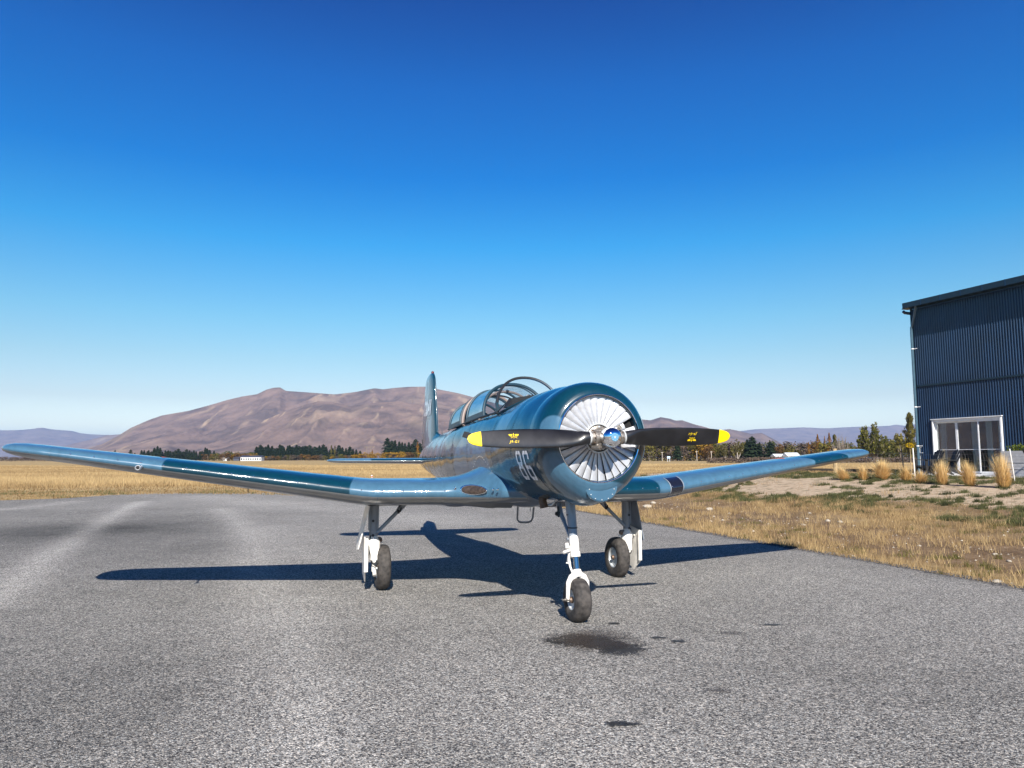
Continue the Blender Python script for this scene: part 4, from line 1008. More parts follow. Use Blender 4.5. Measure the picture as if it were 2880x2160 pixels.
for i, (u, v_, rx, ry, m_) in enumerate(((1640, 1802, .24, .20, SM), (1695, 1812, .16, .16, SM), (1748, 1827, .19, .15, SM), (1725, 1755, .055, .035, SM), (1855, 1796, .06, .03, SM), (1908, 1806, .06, .04, SM), (2170, 1760, .09, .032, SM), (2055, 1783, .09, .05, SM2), (1735, 2038, .075, .035, SM), (2020, 1946, .09, .03, SM2), (1775, 2040, .05, .025, SM), (1660, 1800, .3, .3, SM2))):
    cx, cy_ = gz(u, v_); n = 28; vv = [(cx, cy_, .004+.0004*i)]; ed = [1.0]; ff = []
    for rr, e_ in ((.5, 1.0), (1, .62), (1.4, 0)):
        for k in range(n): a = 2*math.pi*k/n; q = 1+.25*(float(vnoise(3*math.cos(a)+i*7+5, 3*math.sin(a)+5, 3))-.5)*2; vv.append((cx+rx*rr*q*math.cos(a), cy_+ry*rr*q*math.sin(a), .004+.0004*i)); ed.append(e_)
    for k in range(n):
        ff.append((0, 1+k, 1+(k+1) % n))
        for r_ in range(2): ff.append((1+r_*n+k, 1+(r_+1)*n+k, 1+(r_+1)*n+(k+1) % n, 1+r_*n+(k+1) % n))
    tag(mesh_obj('oil_stain', vv, ff, m_, attrs={'edge': ed}), kind='structure')

# ================================================================== MOUNTAINS (structure)
def hill_mat(name, c0, c1, c2):
    m, nt, N, L, B = new_mat(name); tc = N.new('ShaderNodeTexCoord')
    a = N.new('ShaderNodeAttribute'); a.attribute_name = 'h'; a.attribute_type = 'GEOMETRY'
    n = N.new('ShaderNodeTexNoise'); n.inputs['Scale'].default_value = .0064; n.inputs['Detail'].default_value = 10; n.inputs['Roughness'].default_value = .62; L.new(tc.outputs['Object'], n.inputs['Vector'])
    r = N.new('ShaderNodeMix'); r.data_type = 'RGBA'; r.inputs[6].default_value = (*c0, 1); r.inputs[7].default_value = (*c1, 1)
    mr = N.new('ShaderNodeMapRange'); mr.inputs[1].default_value = .4; mr.inputs[2].default_value = .62; L.new(n.outputs[0], mr.inputs[0]); L.new(mr.outputs[0], r.inputs[0])
    r2 = N.new('ShaderNodeMix'); r2.data_type = 'RGBA'; r2.inputs[7].default_value = (*c2, 1); L.new(r.outputs[2], r2.inputs[6]); L.new(a.outputs['Fac'], r2.inputs[0])
    L.new(r2.outputs[2], B.inputs['Base Color']); B.inputs['Roughness'].default_value = 1; B.inputs['Specular IOR Level'].default_value = 0
    b = N.new('ShaderNodeBump'); b.inputs['Strength'].default_value = .5; b.inputs['Distance'].default_value = 14; L.new(n.outputs[0], b.inputs['Height']); L.new(b.outputs[0], B.inputs['Normal'])
    return m
def ridge(name, sky_pts, D0, D1, mat, seed, rough=1.0, nu=420, nr_=90, fold=260, back=.5):
    """sky_pts: (u, v) skyline in photo pixels; foot at distance D0, crest at D1"""
    us = np.linspace(sky_pts[0][0], sky_pts[-1][0], nu); vv = np.interp(us, [p[0] for p in sky_pts], [p[1] for p in sky_pts])
    ang = np.arctan((us-1440)/F_SRC); 
    crest = np.array([D1*math.cos(PITCH)*0+ (D1*math.tan(PITCH+math.atan((1080-v)/F_SRC))) for v in vv])+CH
    crest = np.maximum(crest, 2)
    t = np.concatenate([np.linspace(0, 1, nr_), 1+np.linspace(0, back, 14)[1:]])
    U, Tt = np.meshgrid(np.arange(nu), t, indexing='ij'); Dd = D0+(D1-D0)*Tt
    Xp = np.tan(ang)[:, None]*Dd; Yp = Dd
    prof = np.where(Tt <= 1, .55*sst(Tt)+.45*Tt**1.1, np.clip(1-(Tt-1)/back, 0, 1)**.8)
    wxp = Xp+fold*1.2*(fbm(Xp/fold/3, Yp/fold/3, 3, seed+7)-.5)
    q_ = fold*3.2; wq = .55*(fbm(Xp/q_, Tt*2.2, 4, seed+7)-.5)
    rn = fbm(Xp/q_+wq+.55*Tt, Tt*1.15+.25*np.sin(Xp/q_), 6, seed, True, .55)
    rn2 = fbm(Xp/fold*.95-wq*2+.9*Tt, Tt*2.6, 5, seed+50, True, .5)
    env = np.sin(np.clip(Tt, 0, 1)*math.pi)**.7*np.where(Tt > 1, 0, 1)
    Zp = crest[:, None]*prof*(1-.62*rough*env*(1-rn))-crest[:, None]*.16*rough*env*(1-rn2)
    fine = (fbm(Xp/33, Yp/33, 4, seed+3, True)-.5)*crest[:, None]*.022*np.clip(Tt*3, 0, 1)
    Zp = np.maximum(Zp+fine*(Tt < .97), -2); Zp[:, 0] = -3; Zp[:, -1] = -3
    hi = np.clip((rn2-.80)*14, 0, 1)*.6*np.clip(fbm(Xp/275, Yp/275, 3, seed+9)*3-1, 0, 1)+.35*np.clip((rn-.75)*6, 0, 1)
    return tag(grid_obj(name, np.stack([Xp, Yp, Zp], -1), mat, None, True, {'h': hi.ravel()}), kind='structure')
HM = hill_mat('tussock_hillside', (.212, .146, .116), (.104, .076, .066), (.46, .34, .22))
HM2 = hill_mat('far_range', (.25, .19, .17), (.17, .13, .13), (.32, .26, .21))
main_sky = [(150, 1284), (200, 1276), (240, 1262), (290, 1246), (335, 1222), (370, 1200), (420, 1178), (455, 1166), (530, 1153), (600, 1134), (640, 1122), (680, 1113), (720, 1107), (745, 1095), (765, 1089), (785, 1088), (795, 1094), (803, 1098), (860, 1102), (940, 1108), (985, 1103), (1000, 1101), (1030, 1095), (1052, 1091), (1075, 1094), (1110, 1090), (1150, 1087), (1195, 1087), (1240, 1096), (1290, 1106), (1350, 1122), (1450, 1150), (1560, 1168), (1700, 1185), (1800, 1180), (1830, 1183), (1858, 1174), (1885, 1179), (1900, 1184), (1918, 1183), (1950, 1194), (1985, 1203), (2020, 1214), (2080, 1230), (2160, 1250), (2260, 1275), (2320, 1286)]
ridge('mountain', main_sky, 2400, 4200, HM, 3, 1.0, 640, 130, 165)
spur = [(330, 1285), (430, 1262), (560, 1240), (620, 1222), (720, 1190), (795, 1158), (850, 1139), (893, 1127), (935, 1130), (985, 1141), (1050, 1132), (1120, 1128), (1200, 1140), (1300, 1160), (1420, 1190), (1600, 1235), (1800, 1280)]
ridge('mountain', spur, 2000, 3400, HM, 13, .95, 460, 110, 115)
ridge('mountain', [(1980, 1285), (2000, 1240), (2020, 1212), (2050, 1208), (2075, 1213), (2110, 1222), (2140, 1219), (2165, 1232), (2200, 1252), (2260, 1275), (2330, 1286)], 3750, 4950, HM, 23, .8, 120, 50, 165)
ridge('mountain', [(60, 1286), (150, 1262), (200, 1247), (260, 1233), (300, 1222), (335, 1219), (420, 1222), (500, 1240), (600, 1280)], 4500, 6300, HM2, 33, .8, 160, 50, 230)
farL = [(-2400, 1215), (-1700, 1190), (-1200, 1212), (-700, 1196), (-400, 1210), (-200, 1200), (0, 1207), (60, 1206), (95, 1203), (115, 1199), (150, 1205), (205, 1209), (225, 1215), (260, 1219), (300, 1220), (400, 1225), (600, 1230), (1200, 1230), (1900, 1225), (2040, 1218), (2090, 1213), (2120, 1209), (2200, 1206), (2260, 1204), (2320, 1207), (2400, 1203), (2450, 1202), (2500, 1200), (2520, 1197), (2545, 1200), (2600, 1192), (2800, 1200), (3200, 1190), (3700, 1215), (4600, 1205)]
ridge('mountain_range', farL, 8200, 11200, HM2, 43, .75, 620, 60, 480, .3)
# the plain's rim all round, seen only mirrored in the paint
n = 240; P = []
for k in range(n):
    a = R(64)+R(232)*k/(n-1); h = 250+290*float(fbm(np.array(k*.09), np.array(2.2), 5, 77)); row = []
    for r_, q in ((2600, 0), (3000, .35), (3500, .8), (3900, 1), (4500, .5), (5200, 0)): row.append((r_*math.sin(a), r_*math.cos(a), h*q*(1-.25*float(vnoise(k*.8, r_*.0018, 5)))-3))
    P.append(row)
tag(grid_obj('mountain_range', np.array([[(p[0], p[1], p[2]) for p in r_] for r_ in P]), HM, None, True, {'h': np.zeros(n*6)}), kind='structure')

# ================================================================== GRASS (stuff)
GM = leafy('grass_blades', (.17, .10, .045), (.74, .54, .27), .75, .3)
GG = leafy('green_blades', (.036, .042, .018), (.15, .155, .06), .75, .25)
def blades(name, x, y, h, w, tint, mat, lean=.45, parent=None, z=None):
    n = len(x); z = terr(x, y)+.0 if z is None else z; a = rng.uniform(0, 2*math.pi, n); l = rng.uniform(0, lean, n)*h; b = rng.uniform(0, 2*math.pi, n)
    V = np.zeros((n, 3, 3)); V[:, 0, 0] = x-np.cos(a)*w; V[:, 0, 1] = y-np.sin(a)*w*.4; V[:, 1, 0] = x+np.cos(a)*w; V[:, 1, 1] = y+np.sin(a)*w*.4
    V[:, 0, 2] = z-.01; V[:, 1, 2] = z-.01; V[:, 2, 0] = x+l*np.cos(b); V[:, 2, 1] = y+l*np.sin(b); V[:, 2, 2] = z+h
    return tri_obj(name, V, mat, parent, tint)
# strip between the apron and the bank
n = 330000; d_ = rng.uniform(-.02, 15.5, n); yy = rng.uniform(6.2, 40, n); xx = EDX+(d_-(yy-EDY)*.298)/.955
pn = fbm(xx*.45, yy*.45, 4, 61); pn2 = fbm(xx*2.2, yy*2.2, 3, 66)
edge_t = np.exp(-np.clip(d_, 0, 99)/.55)
dens = np.clip(.95*edge_t+(pn > .50)*(pn2 > .46)*.55+.05+.35*sst((d_-4.0)/2.0)*(pn > .40), 0, 1)*(1-.93*sst((d_-7.3+.12*(yy-24)+2*(pn-.5))/1.0))
keep = rng.uniform(0, 1, n) < dens; xx, yy, d_, pn, pn2, edge_t = [q[keep] for q in (xx, yy, d_, pn, pn2, edge_t)]
h = (.022+.055*rng.uniform(0, 1, len(xx))**2+.10*edge_t*pn2*2*rng.uniform(.3, 1, len(xx))+.05*(pn > .55))*np.clip(1.2-.0*d_, .3, 1.2)
tint = np.clip(.24+.75*(pn2-.5)+.45*(pn-.5)+rng.normal(0, .17, len(xx))+.30*edge_t, 0, 1)
tag(blades('dry_grass', xx, yy, h, .0035+.00016*yy, tint, GM, .85), kind='stuff')
cx = []; cy2 = []; hh = []; tt = []
for i in range(520):
    b = rng.uniform(6.5, 34); a = rng.uniform(0, 1)**1.2*9; X0 = EDX+(a-(b-EDY)*.298)/.955
    if fbm(np.array(X0*.4), np.array(b*.4), 3, 93) < .47: continue
    k = int(rng.uniform(25, 120)); r_ = rng.uniform(.04, .22); q = rng.normal(0, .5, (k, 2)); cx += list(X0+q[:, 0]*r_*1.4); cy2 += list(b+q[:, 1]*r_); hh += list(np.clip(rng.uniform(.03, .12, k)*np.exp(-(q**2).sum(1)), .015, .2)); tt += list(np.clip(rng.uniform(0, .8, k), 0, 1))
OG = leafy('olive_blades', (.06, .055, .016), (.22, .20, .06), .75, .25)
tag(blades('olive_tufts', np.array(cx), np.array(cy2), np.array(hh), .007, np.array(tt), OG, .9), kind='stuff')
# crumbled bitumen and chips lying along the tarmac edge
n = 5200; yy = rng.uniform(5, 23, n); d_ = rng.normal(.03, .075, n); xx = xr_edge(yy)+d_; zz = np.zeros(n)+.004; ss_ = rng.uniform(.005, .017, n)
a = rng.uniform(0, 6.28, n); V = np.stack([np.stack([xx+np.cos(a+q)*ss_, yy+np.sin(a+q)*ss_, zz], -1) for q in (0, 2.1, 4.2)]+[np.stack([xx, yy, zz+ss_*.8], -1)], 1)
V = np.concatenate([V[:, [0, 1, 3]], V[:, [1, 2, 3]], V[:, [2, 0, 3]]])
tag(tri_obj('bitumen_crumbs', V, simple('bitumen_crumbs', (.075, .072, .075), .9, 0, 0, 30, .5, vscale=20)), kind='stuff')
# taller seed stalks in loose tufts
V = []; n = 420; tx_ = rng.uniform(0, 7, n)**1.0; ty_ = rng.uniform(6.5, 24, n)
cx = []; cy2 = []; hh = []
for a, b in zip(tx_, ty_):
    X0 = EDX+(a-(b-EDY)*.298)/.955; k = rng.integers(6, 22)
    cx += list(X0+rng.normal(0, .05, k)); cy2 += list(b+rng.normal(0, .05, k)); hh += list(rng.uniform(.07, .26, k))
tag(blades('seed_stalks', np.array(cx), np.array(cy2), np.array(hh), .0030, rng.uniform(.5, 1, len(cx)), GM, .7), kind='stuff')
# green cushions of weeds on the sandy bank and beside the patio
n = 1350; cx = []; cy2 = []; hh = []; tt = []
for i in range(n):
    b = rng.uniform(12, 40); a = rng.choice([rng.uniform(5.8, 14.5), rng.uniform(12.2, 15.6), rng.uniform(6, 9.0)]); X0 = EDX+(a-(b-EDY)*.298)/.955
    if fbm(np.array(X0*.5), np.array(b*.5), 3, 90) < .44 and a < 12: continue
    k = int(rng.uniform(60, 260)); r_ = rng.uniform(.06, .26)*(1.3 if a > 12 else 1); q = rng.normal(0, .45, (k, 2))
    cx += list(X0+q[:, 0]*r_*1.5); cy2 += list(b+q[:, 1]*r_); hh += list(np.clip(rng.uniform(.04, .15, k)*np.exp(-(q**2).sum(1)), .012, .2)); tt += list(np.clip(rng.uniform(0, .9, k)+rng.normal(0, .2), 0, 1))
tag(blades('weeds', np.array(cx), np.array(cy2), np.array(hh), .010, np.array(tt), GG, .9), kind='stuff')
# long golden grass of the airfield beyond the apron
n = 420000; yy = 24+np.abs(rng.uniform(0, 1, n))**1.5*125; xx = rng.uniform(-1, 1, n)*(yy*.76+2)+0
ok = ((yy > yfar(np.clip(xx, -70, 1.35))+.15) & (xx < 1.6)) | ((xx > 1.6) & (dist_edge(xx, yy) > 0) & (yy > 33))
xx, yy = xx[ok], yy[ok]; pn = fbm(xx*.06, yy*.16, 4, 71); pn2 = fbm(xx*.5, yy*.5, 3, 72)
tall = sst((yy-36-3*(pn-.5)*4)/5)*(xx < 6)+sst((yy-50)/10)*(xx >= 6); short = 1-tall
keep = rng.uniform(0, 1, len(xx)) < np.clip(.25+.75*tall+.3*(pn2-.4), 0, 1); xx, yy, pn, pn2, tall = [q[keep] for q in (xx, yy, pn, pn2, tall)]
h = (.05+.05*rng.uniform(0, 1, len(xx)))+tall*(.10+.26*rng.uniform(.2, 1, len(xx))*np.clip(pn*1.7-.25, .15, 1.1))
tint = np.clip(.22+.50*tall*np.clip(pn*2-.4, .2, 1.1)+.35*(pn2-.5)+rng.normal(0, .13, len(xx)), 0, 1)
tag(blades('long_golden_grass', xx, yy, h, .0022*np.sqrt(yy)+.00042*yy, tint, GM, .5), kind='stuff')
n = 26000; xx = rng.uniform(-45, -6, n); yy = rng.uniform(26.5, 34.5, n); pn = fbm(xx*.7, yy*.9, 3, 81); ok = (yy > yfar(xx)+.1) & (pn > .5); xx, yy = xx[ok], yy[ok]
tag(blades('green_verge', xx, yy, rng.uniform(.03, .12, len(xx)), .012, rng.uniform(.2, 1, len(xx)), GG, .6), kind='stuff')

# stones: a scatter of small gravel plus individually placed larger ones
SMt = simple('pale_stone', (.42, .37, .30), .9, 0, .6, 40, .3, vscale=9)
def stone_mesh(name, s):
    bm = bmesh.new(); bmesh.ops.create_icosphere(bm, subdivisions=2, radius=1)
    for v in bm.verts:
        q = 1+.28*(float(vnoise(v.co.x*1.6+s*9, v.co.y*1.6+v.co.z*1.3+s, 5))-.5)*2; v.co = Vector((v.co.x*q*1.25, v.co.y*q*.95, v.co.z*q*.62))
    me = bpy.data.meshes.new(name); bm.to_mesh(me); bm.free(); me.materials.append(SMt)
    me.polygons.foreach_set('use_smooth', np.ones(len(me.polygons), dtype=bool)); return me
n = 1800; V = []
d_ = np.abs(rng.normal(0, 1, n))*3.2+.2; yy = rng.uniform(7, 30, n); k2 = rng.uniform(0, 1, n) < .42
d_[k2] = 3.9+rng.normal(0, .75, k2.sum()); yy[k2] = 9.6+rng.normal(0, .8, k2.sum())
xx = EDX+(d_-(yy-EDY)*.298)/.955; ss_ = rng.uniform(.006, .022, n)*(1+1.0*(rng.uniform(0, 1, n) > .93)); zz = terr(xx, yy)
oc = np.array([(1, 0, 0), (0, 1, 0), (-1, 0, 0), (0, -1, 0), (0, 0, .7), (0, 0, -.5)]); fc_ = [(0, 1, 4), (1, 2, 4), (2, 3, 4), (3, 0, 4)]
rot = rng.uniform(0, 6.28, n); jit = rng.uniform(.7, 1.3, (n, 6, 3))
pv = oc[None]*jit*ss_[:, None, None]; cr_, sr_ = np.cos(rot)[:, None], np.sin(rot)[:, None]; px = pv[..., 0]*cr_-pv[..., 1]*sr_; py = pv[..., 0]*sr_+pv[..., 1]*cr_; pv = np.stack([px+xx[:, None], py+yy[:, None], pv[..., 2]+zz[:, None]+.004], -1)
V = np.concatenate([pv[:, f] for f in fc_]).reshape(-1, 3, 3)
tag(tri_obj('gravel', V, SMt), kind='stuff')
def gpt(u, v, it=12):           # photo pixel -> point on the terrain
    x = (u-1440)/F_SRC; yv = (1080-v)/F_SRC; dz = math.sin(PITCH)+yv*math.cos(PITCH); dy = math.cos(PITCH)-yv*math.sin(PITCH); z = 0.0
    for _ in range(it): t = (z-CH)/dz; z = .5*z+.5*float(terr(x*t, dy*t))
    t = (z-CH)/dz; return (x*t, dy*t, z)
stone_spots = [(2806, 1645, .055, 'biggest pale stone at the tarmac edge in the lower right'), (2327, 1469, .06, 'flat pale stone left of the dark green tuft on the verge'), (2362, 1472, .055, 'flat pale stone just right of another flat stone on the verge'), (1995, 1436, .09, 'pale angular stone on the bare soil below the right wing'), (2258, 1480, .05, 'small squarish white stone among brown verge grass'), (2798, 1564, .035, 'white pebble in dry grass below the gravel patch'), (2838, 1584, .035, 'pale pebble at far right in dry grass'), (1820, 1428, .10, 'long pale stone beside the right main wheel brace'), (1836, 1418, .09, 'thin white slab of stone beyond the right main gear'), (2584, 1539, .03, 'small white pebble on bare brown soil'), (2400, 1482, .03, 'beige pebble on bare soil mid verge')]
for i, (u, v_, s_, lb) in enumerate(stone_spots):
    p = gpt(u, v_); o = bpy.data.objects.new('stone', stone_mesh('stone', i)); col.objects.link(o); o.location = (p[0], p[1], p[2]+s_*.25); o.scale = (s_, s_, s_); o.rotation_euler = (0, 0, i*1.3); tag(o, lb, 'stone', 'larger stones on the verge')

# ================================================================== TUSSOCKS
TM = leafy('tussock_blades', (.62, .36, .10), (1.15, .90, .48), .7, .45)
def tussock(u, v_, hgt, wid, n, label, lean=.0, brown=.0):
    p = gpt(u, v_); e = empty('tussock_grass', p); n = int(n*1.5)
    a = rng.uniform(0, 2*math.pi, n); q = rng.uniform(0, 1, n)**.85; L_ = hgt*(.45+.75*rng.uniform(0, 1, n)**1.3); spread = q*wid*1.15
    bx, by = np.cos(a)*.09*q, np.sin(a)*.09*q; tx2 = bx+np.cos(a)*spread+lean*L_; ty2 = by+np.sin(a)*spread; droop = (q**2)*hgt*(.16+.22*rng.uniform(0, 1, n)**2)
    w = .0052; V = []
    mx_ = bx+(tx2-bx)*.42; my_ = by+(ty2-by)*.42; mz = (L_-droop)*.62; tz = np.maximum(L_-droop, .05)
    pa = a+math.pi/2; ox, oy = np.cos(pa)*w, np.sin(pa)*w*.5
    z0 = np.zeros(n)-.02
    Q = np.stack([np.stack([bx-ox, by-oy, z0], -1), np.stack([bx+ox, by+oy, z0], -1), np.stack([mx_+ox*.8, my_+oy*.8, mz], -1), np.stack([mx_-ox*.8, my_-oy*.8, mz], -1)], 1)
    T2 = np.stack([np.stack([mx_-ox*.8, my_-oy*.8, mz], -1), np.stack([mx_+ox*.8, my_+oy*.8, mz], -1), np.stack([tx2, ty2, tz], -1)], 1)
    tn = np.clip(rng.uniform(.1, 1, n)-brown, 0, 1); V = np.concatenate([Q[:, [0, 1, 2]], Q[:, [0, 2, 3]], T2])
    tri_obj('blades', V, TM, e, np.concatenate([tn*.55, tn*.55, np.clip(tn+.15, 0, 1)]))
    k = n//4; a = rng.uniform(0, 6.28, k); r_ = rng.uniform(0, .16, k); x_, y_ = np.cos(a)*r_*1.3, np.sin(a)*r_
    blades('green_skirt', x_, y_, rng.uniform(.04, .12, k), .010, rng.uniform(0, .8, k), GG, .8, e, np.zeros(k))
    tag(e, label, 'grass tussock', 'tussocks planted along the bank'); return e
tussock(2376, 1352, .50, .36, 420, 'leftmost tussock, straw blades flopping to the left by the wooden post', -.35)
tussock(2428, 1352, .52, .22, 360, 'small upright golden tussock, second from the left')
tussock(2482, 1352, .70, .42, 900, 'widest golden tussock, bushy fan just right of the wing tip')
tussock(2549, 1358, .52, .24, 380, 'brownish tussock in front of the black metal fence post', 0, .25)
tussock(2590, 1362, .42, .30, 380, 'low pinkish-straw tussock just right of the white corner stake', 0, .12)
tussock(2650, 1366, .74, .22, 520, 'tall narrow golden tussock before the two black chairs')
tussock(2728, 1370, .72, .26, 560, 'golden tussock leaning left before the sliding glass door', -.12)
tussock(2822, 1376, .92, .27, 760, 'tallest golden tussock, at the right beside the white stake')

# ================================================================== HANGAR HOUSE
W0 = Vector((17.67, 32.57, 0)); W1 = Vector((19.37, 27.87, 0)); wd = (W1-W0).normalized(); wn_ = Vector((-wd.y*-1, -wd.x, 0)); wn_ = Vector((wd.y, -wd.x, 0))
if wn_.x > 0: wn_ = -wn_
LW = 14.0; ZB = .74; HT = 7.44
house = empty('hangar_house', (W0.x, W0.y, ZB), math.atan2(wd.y, wd.x))     # local x along the wall, local -y outwards (towards the apron), z up
tag(house, 'tall dark blue corrugated metal building with a white framed sliding door', 'building')
hn = house.rotation_euler.z
# make local +y point into the building
inw = 1 if (Matrix.Rotation(hn, 3, 'Z') @ Vector((0, 1, 0))).dot(wn_) < 0 else -1
M['clad'] = simple('blue_cladding', (.0048, .027, .072), .36, .0, .12, 8, .2, coat=.4, vscale=1.2)
M['clad_trim'] = simple('dark_blue_flashing', (.008, .026, .045), .4, 0, .06, 10, .15)
M['white_alu'] = simple('white_aluminium', (.74, .74, .75), .4, 0, .05, 30, .06)
def corr(name, x0, x1, z0, z1, parent, pitch=.112, amp=.032, yoff=0.0):
    xs_ = np.arange(x0, x1+1e-6, pitch/8); xs_[-1] = x1 if abs(xs_[-1]-x1) < pitch/8 else xs_[-1]
    if xs_[-1] < x1: xs_ = np.append(xs_, x1)
    ph = xs_/pitch*2*math.pi; y = -inw*(amp*np.cos(ph))+yoff; P = np.stack([np.stack([xs_, y, np.full_like(xs_, z)], -1) for z in (z0, z1)], 0)
    return grid_obj(name, P, M['clad'], parent, True)
DX0, DX1, DZ0, DZ1 = .80, 3.84, .05, 2.29
ZM = 3.78
corr('cladding_sheet', 0.0, DX0, 0, ZM, house); corr('cladding_sheet', DX0, DX1, DZ1+.02, ZM, house); corr('cladding_sheet', DX1, LW, 0, ZM, house); corr('cladding_sheet', 0, LW, ZM+.04, HT-.25, house)
mb = MB(); mb.box((LW/2, -inw*.03, ZM+.02), (LW, .05, .07)); mb.build('mid_flashing', M['clad_trim'], house)
mb = MB(); mb.box((-.02, inw*.05, HT/2-.1), (.05, .20, HT-.2)); mb.build('corner_flashing', M['clad_trim'], house)
mb = MB(); mb.prism([(-.03, inw*.02, 0), (-.03, inw*9, 0), (-.03, inw*9, HT-.9), (-.03, inw*.02, HT-.15)], (-.02, 0, 0)); mb.build('end_wall', M['clad'], house)
mb = MB(); mb.box((LW/2, inw*4.5, HT-.2), (LW+.3, 8.6, .12)); mb.build('roof', M['clad_trim'], house)
# eaves: soffit, fascia lengths and gutter
mb = MB(); mb.box((LW/2-.1, -inw*.17, HT-.20), (LW+.2, .36, .03)); mb.build('soffit', M['clad_trim'], house)
k = 0; x = -.08
while x < LW:
    L_ = .95; o = None
    mb = MB(); mb.box((x+L_/2, -inw*.40, HT-.09), (L_-.012, .10, .24)); o = mb.build('fascia_length', M['clad_trim'], house, False, .006)
    mb = MB(); mb.box((x+L_, -inw*.405, HT-.09), (.028, .112, .25)); mb.build('gutter_bracket', M['clad'], house)
    x += L_
# downpipe
mb = MB(); yo = -inw*.13
mb.tube([(.52, -inw*.34, HT-.12), (.50, -inw*.30, HT-.28), (.13, yo, HT-.95), (.06, yo, HT-1.05), (.05, yo, HT-1.3), (.05, yo, .03)], .055, 16); mb.build('downpipe', simple('downpipe_blue', (.05, .10, .14), .3, 0, .05, 20, .1, coat=.5), house, True)
for z in (HT-2.0, HT-4.55, 1.2):
    mb = MB(); mb.lathe([(z-.02, .061), (z+.02, .061)], 'z', (.05, yo, 0), 16); mb.box((.17, yo+inw*.05, z), (.14, .02, .03)); mb.build('pipe_bracket', M['white_alu'], house)
mb = MB(); mb.tube([(-.17, -inw*.30, HT-.30), (-.16, -inw*.22, HT-.36), (-.05, -inw*.12, HT-.40), (-.04, inw*.1, HT-.40)], .065, 12); mb.build('overflow_elbow', M['clad'], house, True)
# sliding door
dr = empty('sliding_door'); dr.parent = house
mb = MB()
mb.box(((DX0+DX1)/2, -inw*.055, DZ1+.015), (DX1-DX0+.14, .12, .035)); mb.build('head_flashing', M['white_alu'], dr)
for x in (DX0, DX1):
    mb = MB(); mb.box((x, -inw*.02, (DZ0+DZ1)/2), (.055, .14, DZ1-DZ0-.03)); mb.build('jamb', M['white_alu'], dr, False, .003)
mb = MB(); mb.box(((DX0+DX1)/2, -inw*.0, DZ1-.055), (DX1-DX0-.075, .10, .09)); mb.build('head_rail', M['white_alu'], dr)
mb = MB(); mb.box(((DX0+DX1)/2, -inw*.03, DZ0-.035), (DX1-DX0+.05, .16, .06)); mb.build('sill', M['white_alu'], dr)
pw = (DX1-DX0-.08)/3
for i in range(3):
    a = DX0+.04+i*pw; b = a+pw; yq = inw*(.055 if i < 2 else -.005); st = .05
    for x in (a+st/2, b-st/2):
        mb = MB(); mb.box((x, yq, (DZ0+DZ1)/2-.04), (st, .045, DZ1-DZ0-.13)); mb.build('stile', M['white_alu'], dr, False, .003)
    for z, hh_ in ((DZ0+.05, .09), (DZ1-.13, .06)):
        mb = MB(); mb.box(((a+b)/2, yq, z), (pw-2*st, .042, hh_)); mb.build('rail', M['white_alu'], dr, False, .003)
    mb = MB(); mb.box(((a+b)/2, yq, 1.02), (pw-2*st, .03, .018)); mb.build('safety_bar', M['white_alu'], dr)
    mb = MB(); mb.box(((a+b)/2, yq, (DZ0+DZ1)/2-.04), (pw-2*st-.002, .006, DZ1-DZ0-.26)); mb.build('pane', M['window_glass'], dr)
mb = MB(); mb.box((DX1-.07, -inw*.05, 1.15), (.03, .04, .26)); mb.build('door_handle', M['white_mark'], dr, False, .006)
CM = simple('sheer_curtain', (.88, .88, .87), .9)
for (a, b) in ((DX0+.08, DX0+.40), (DX0+.80, DX0+1.02), (DX0+1.55, DX0+1.92), (DX0+2.22, DX0+2.46), (DX0+2.70, DX0+2.86)):
    xs_ = np.linspace(a, b, 70); rows = []
    for z in np.linspace(DZ0+.02, DZ1-.08, 12):
        f = (z-DZ0)/(DZ1-DZ0); c = (a+b)/2; xq = c+(xs_-c)*(.55+.45*abs(f-.35)**.8*1.3) if b-a > 1.05 else c+(xs_-c)*(.75+.25*f); rows.append(np.stack([xq, inw*(.20+.035*np.sin(xs_*34+2*np.sin(xs_*9)+f*.8)), np.full_like(xs_, z)], -1))
    grid_obj('curtain', np.array(rows), CM, dr, True)
mb = MB(); mb.box(((DX0+DX1)/2, inw*2.2, 1.3), (4.2, .05, 2.9)); mb.box(((DX0+DX1)/2, inw*1.2, .04), (4.2, 2.2, .04)); mb.box((DX0-.5, inw*1.2, 1.3), (.05, 2.1, 2.8)); mb.box((DX1+.5, inw*1.2, 1.3), (.05, 2.1, 2.8)); mb.box(((DX0+DX1)/2, inw*1.2, 2.75), (4.2, 2.2, .04))
mb.build('room_shell', simple('room_grey', (.05, .05, .05), .9), house)
mb = MB(); mb.tube([(.12, -inw*.02, .25), (.12, -inw*.10, .30), (.12, -inw*.10, 1.12), (.12, -inw*.02, 1.14)], .012, 8); mb.tube([(.12, -inw*.10, .9), (.30, -inw*.14, .9)], .015, 8); mb.build('tap_pipe', M['rim'], house, True)
# patio slab
def hl(x, y, z=0.0): return Matrix.Rotation(hn, 3, 'Z') @ Vector((x, y*inw, z))+Vector((W0.x, W0.y, ZB))
mb = MB(); c = [hl(-.6, -.03), hl(-.6, -1.95), hl(LW, -1.95), hl(LW, -.03)]; mb.prism([(p.x, p.y, ZB-.12) for p in c], (0, 0, .13))
pt = mb.build('patio', simple('pale_concrete', (.60, .59, .57), .8, 0, .2, 30, .08), None); tag(pt, kind='structure')

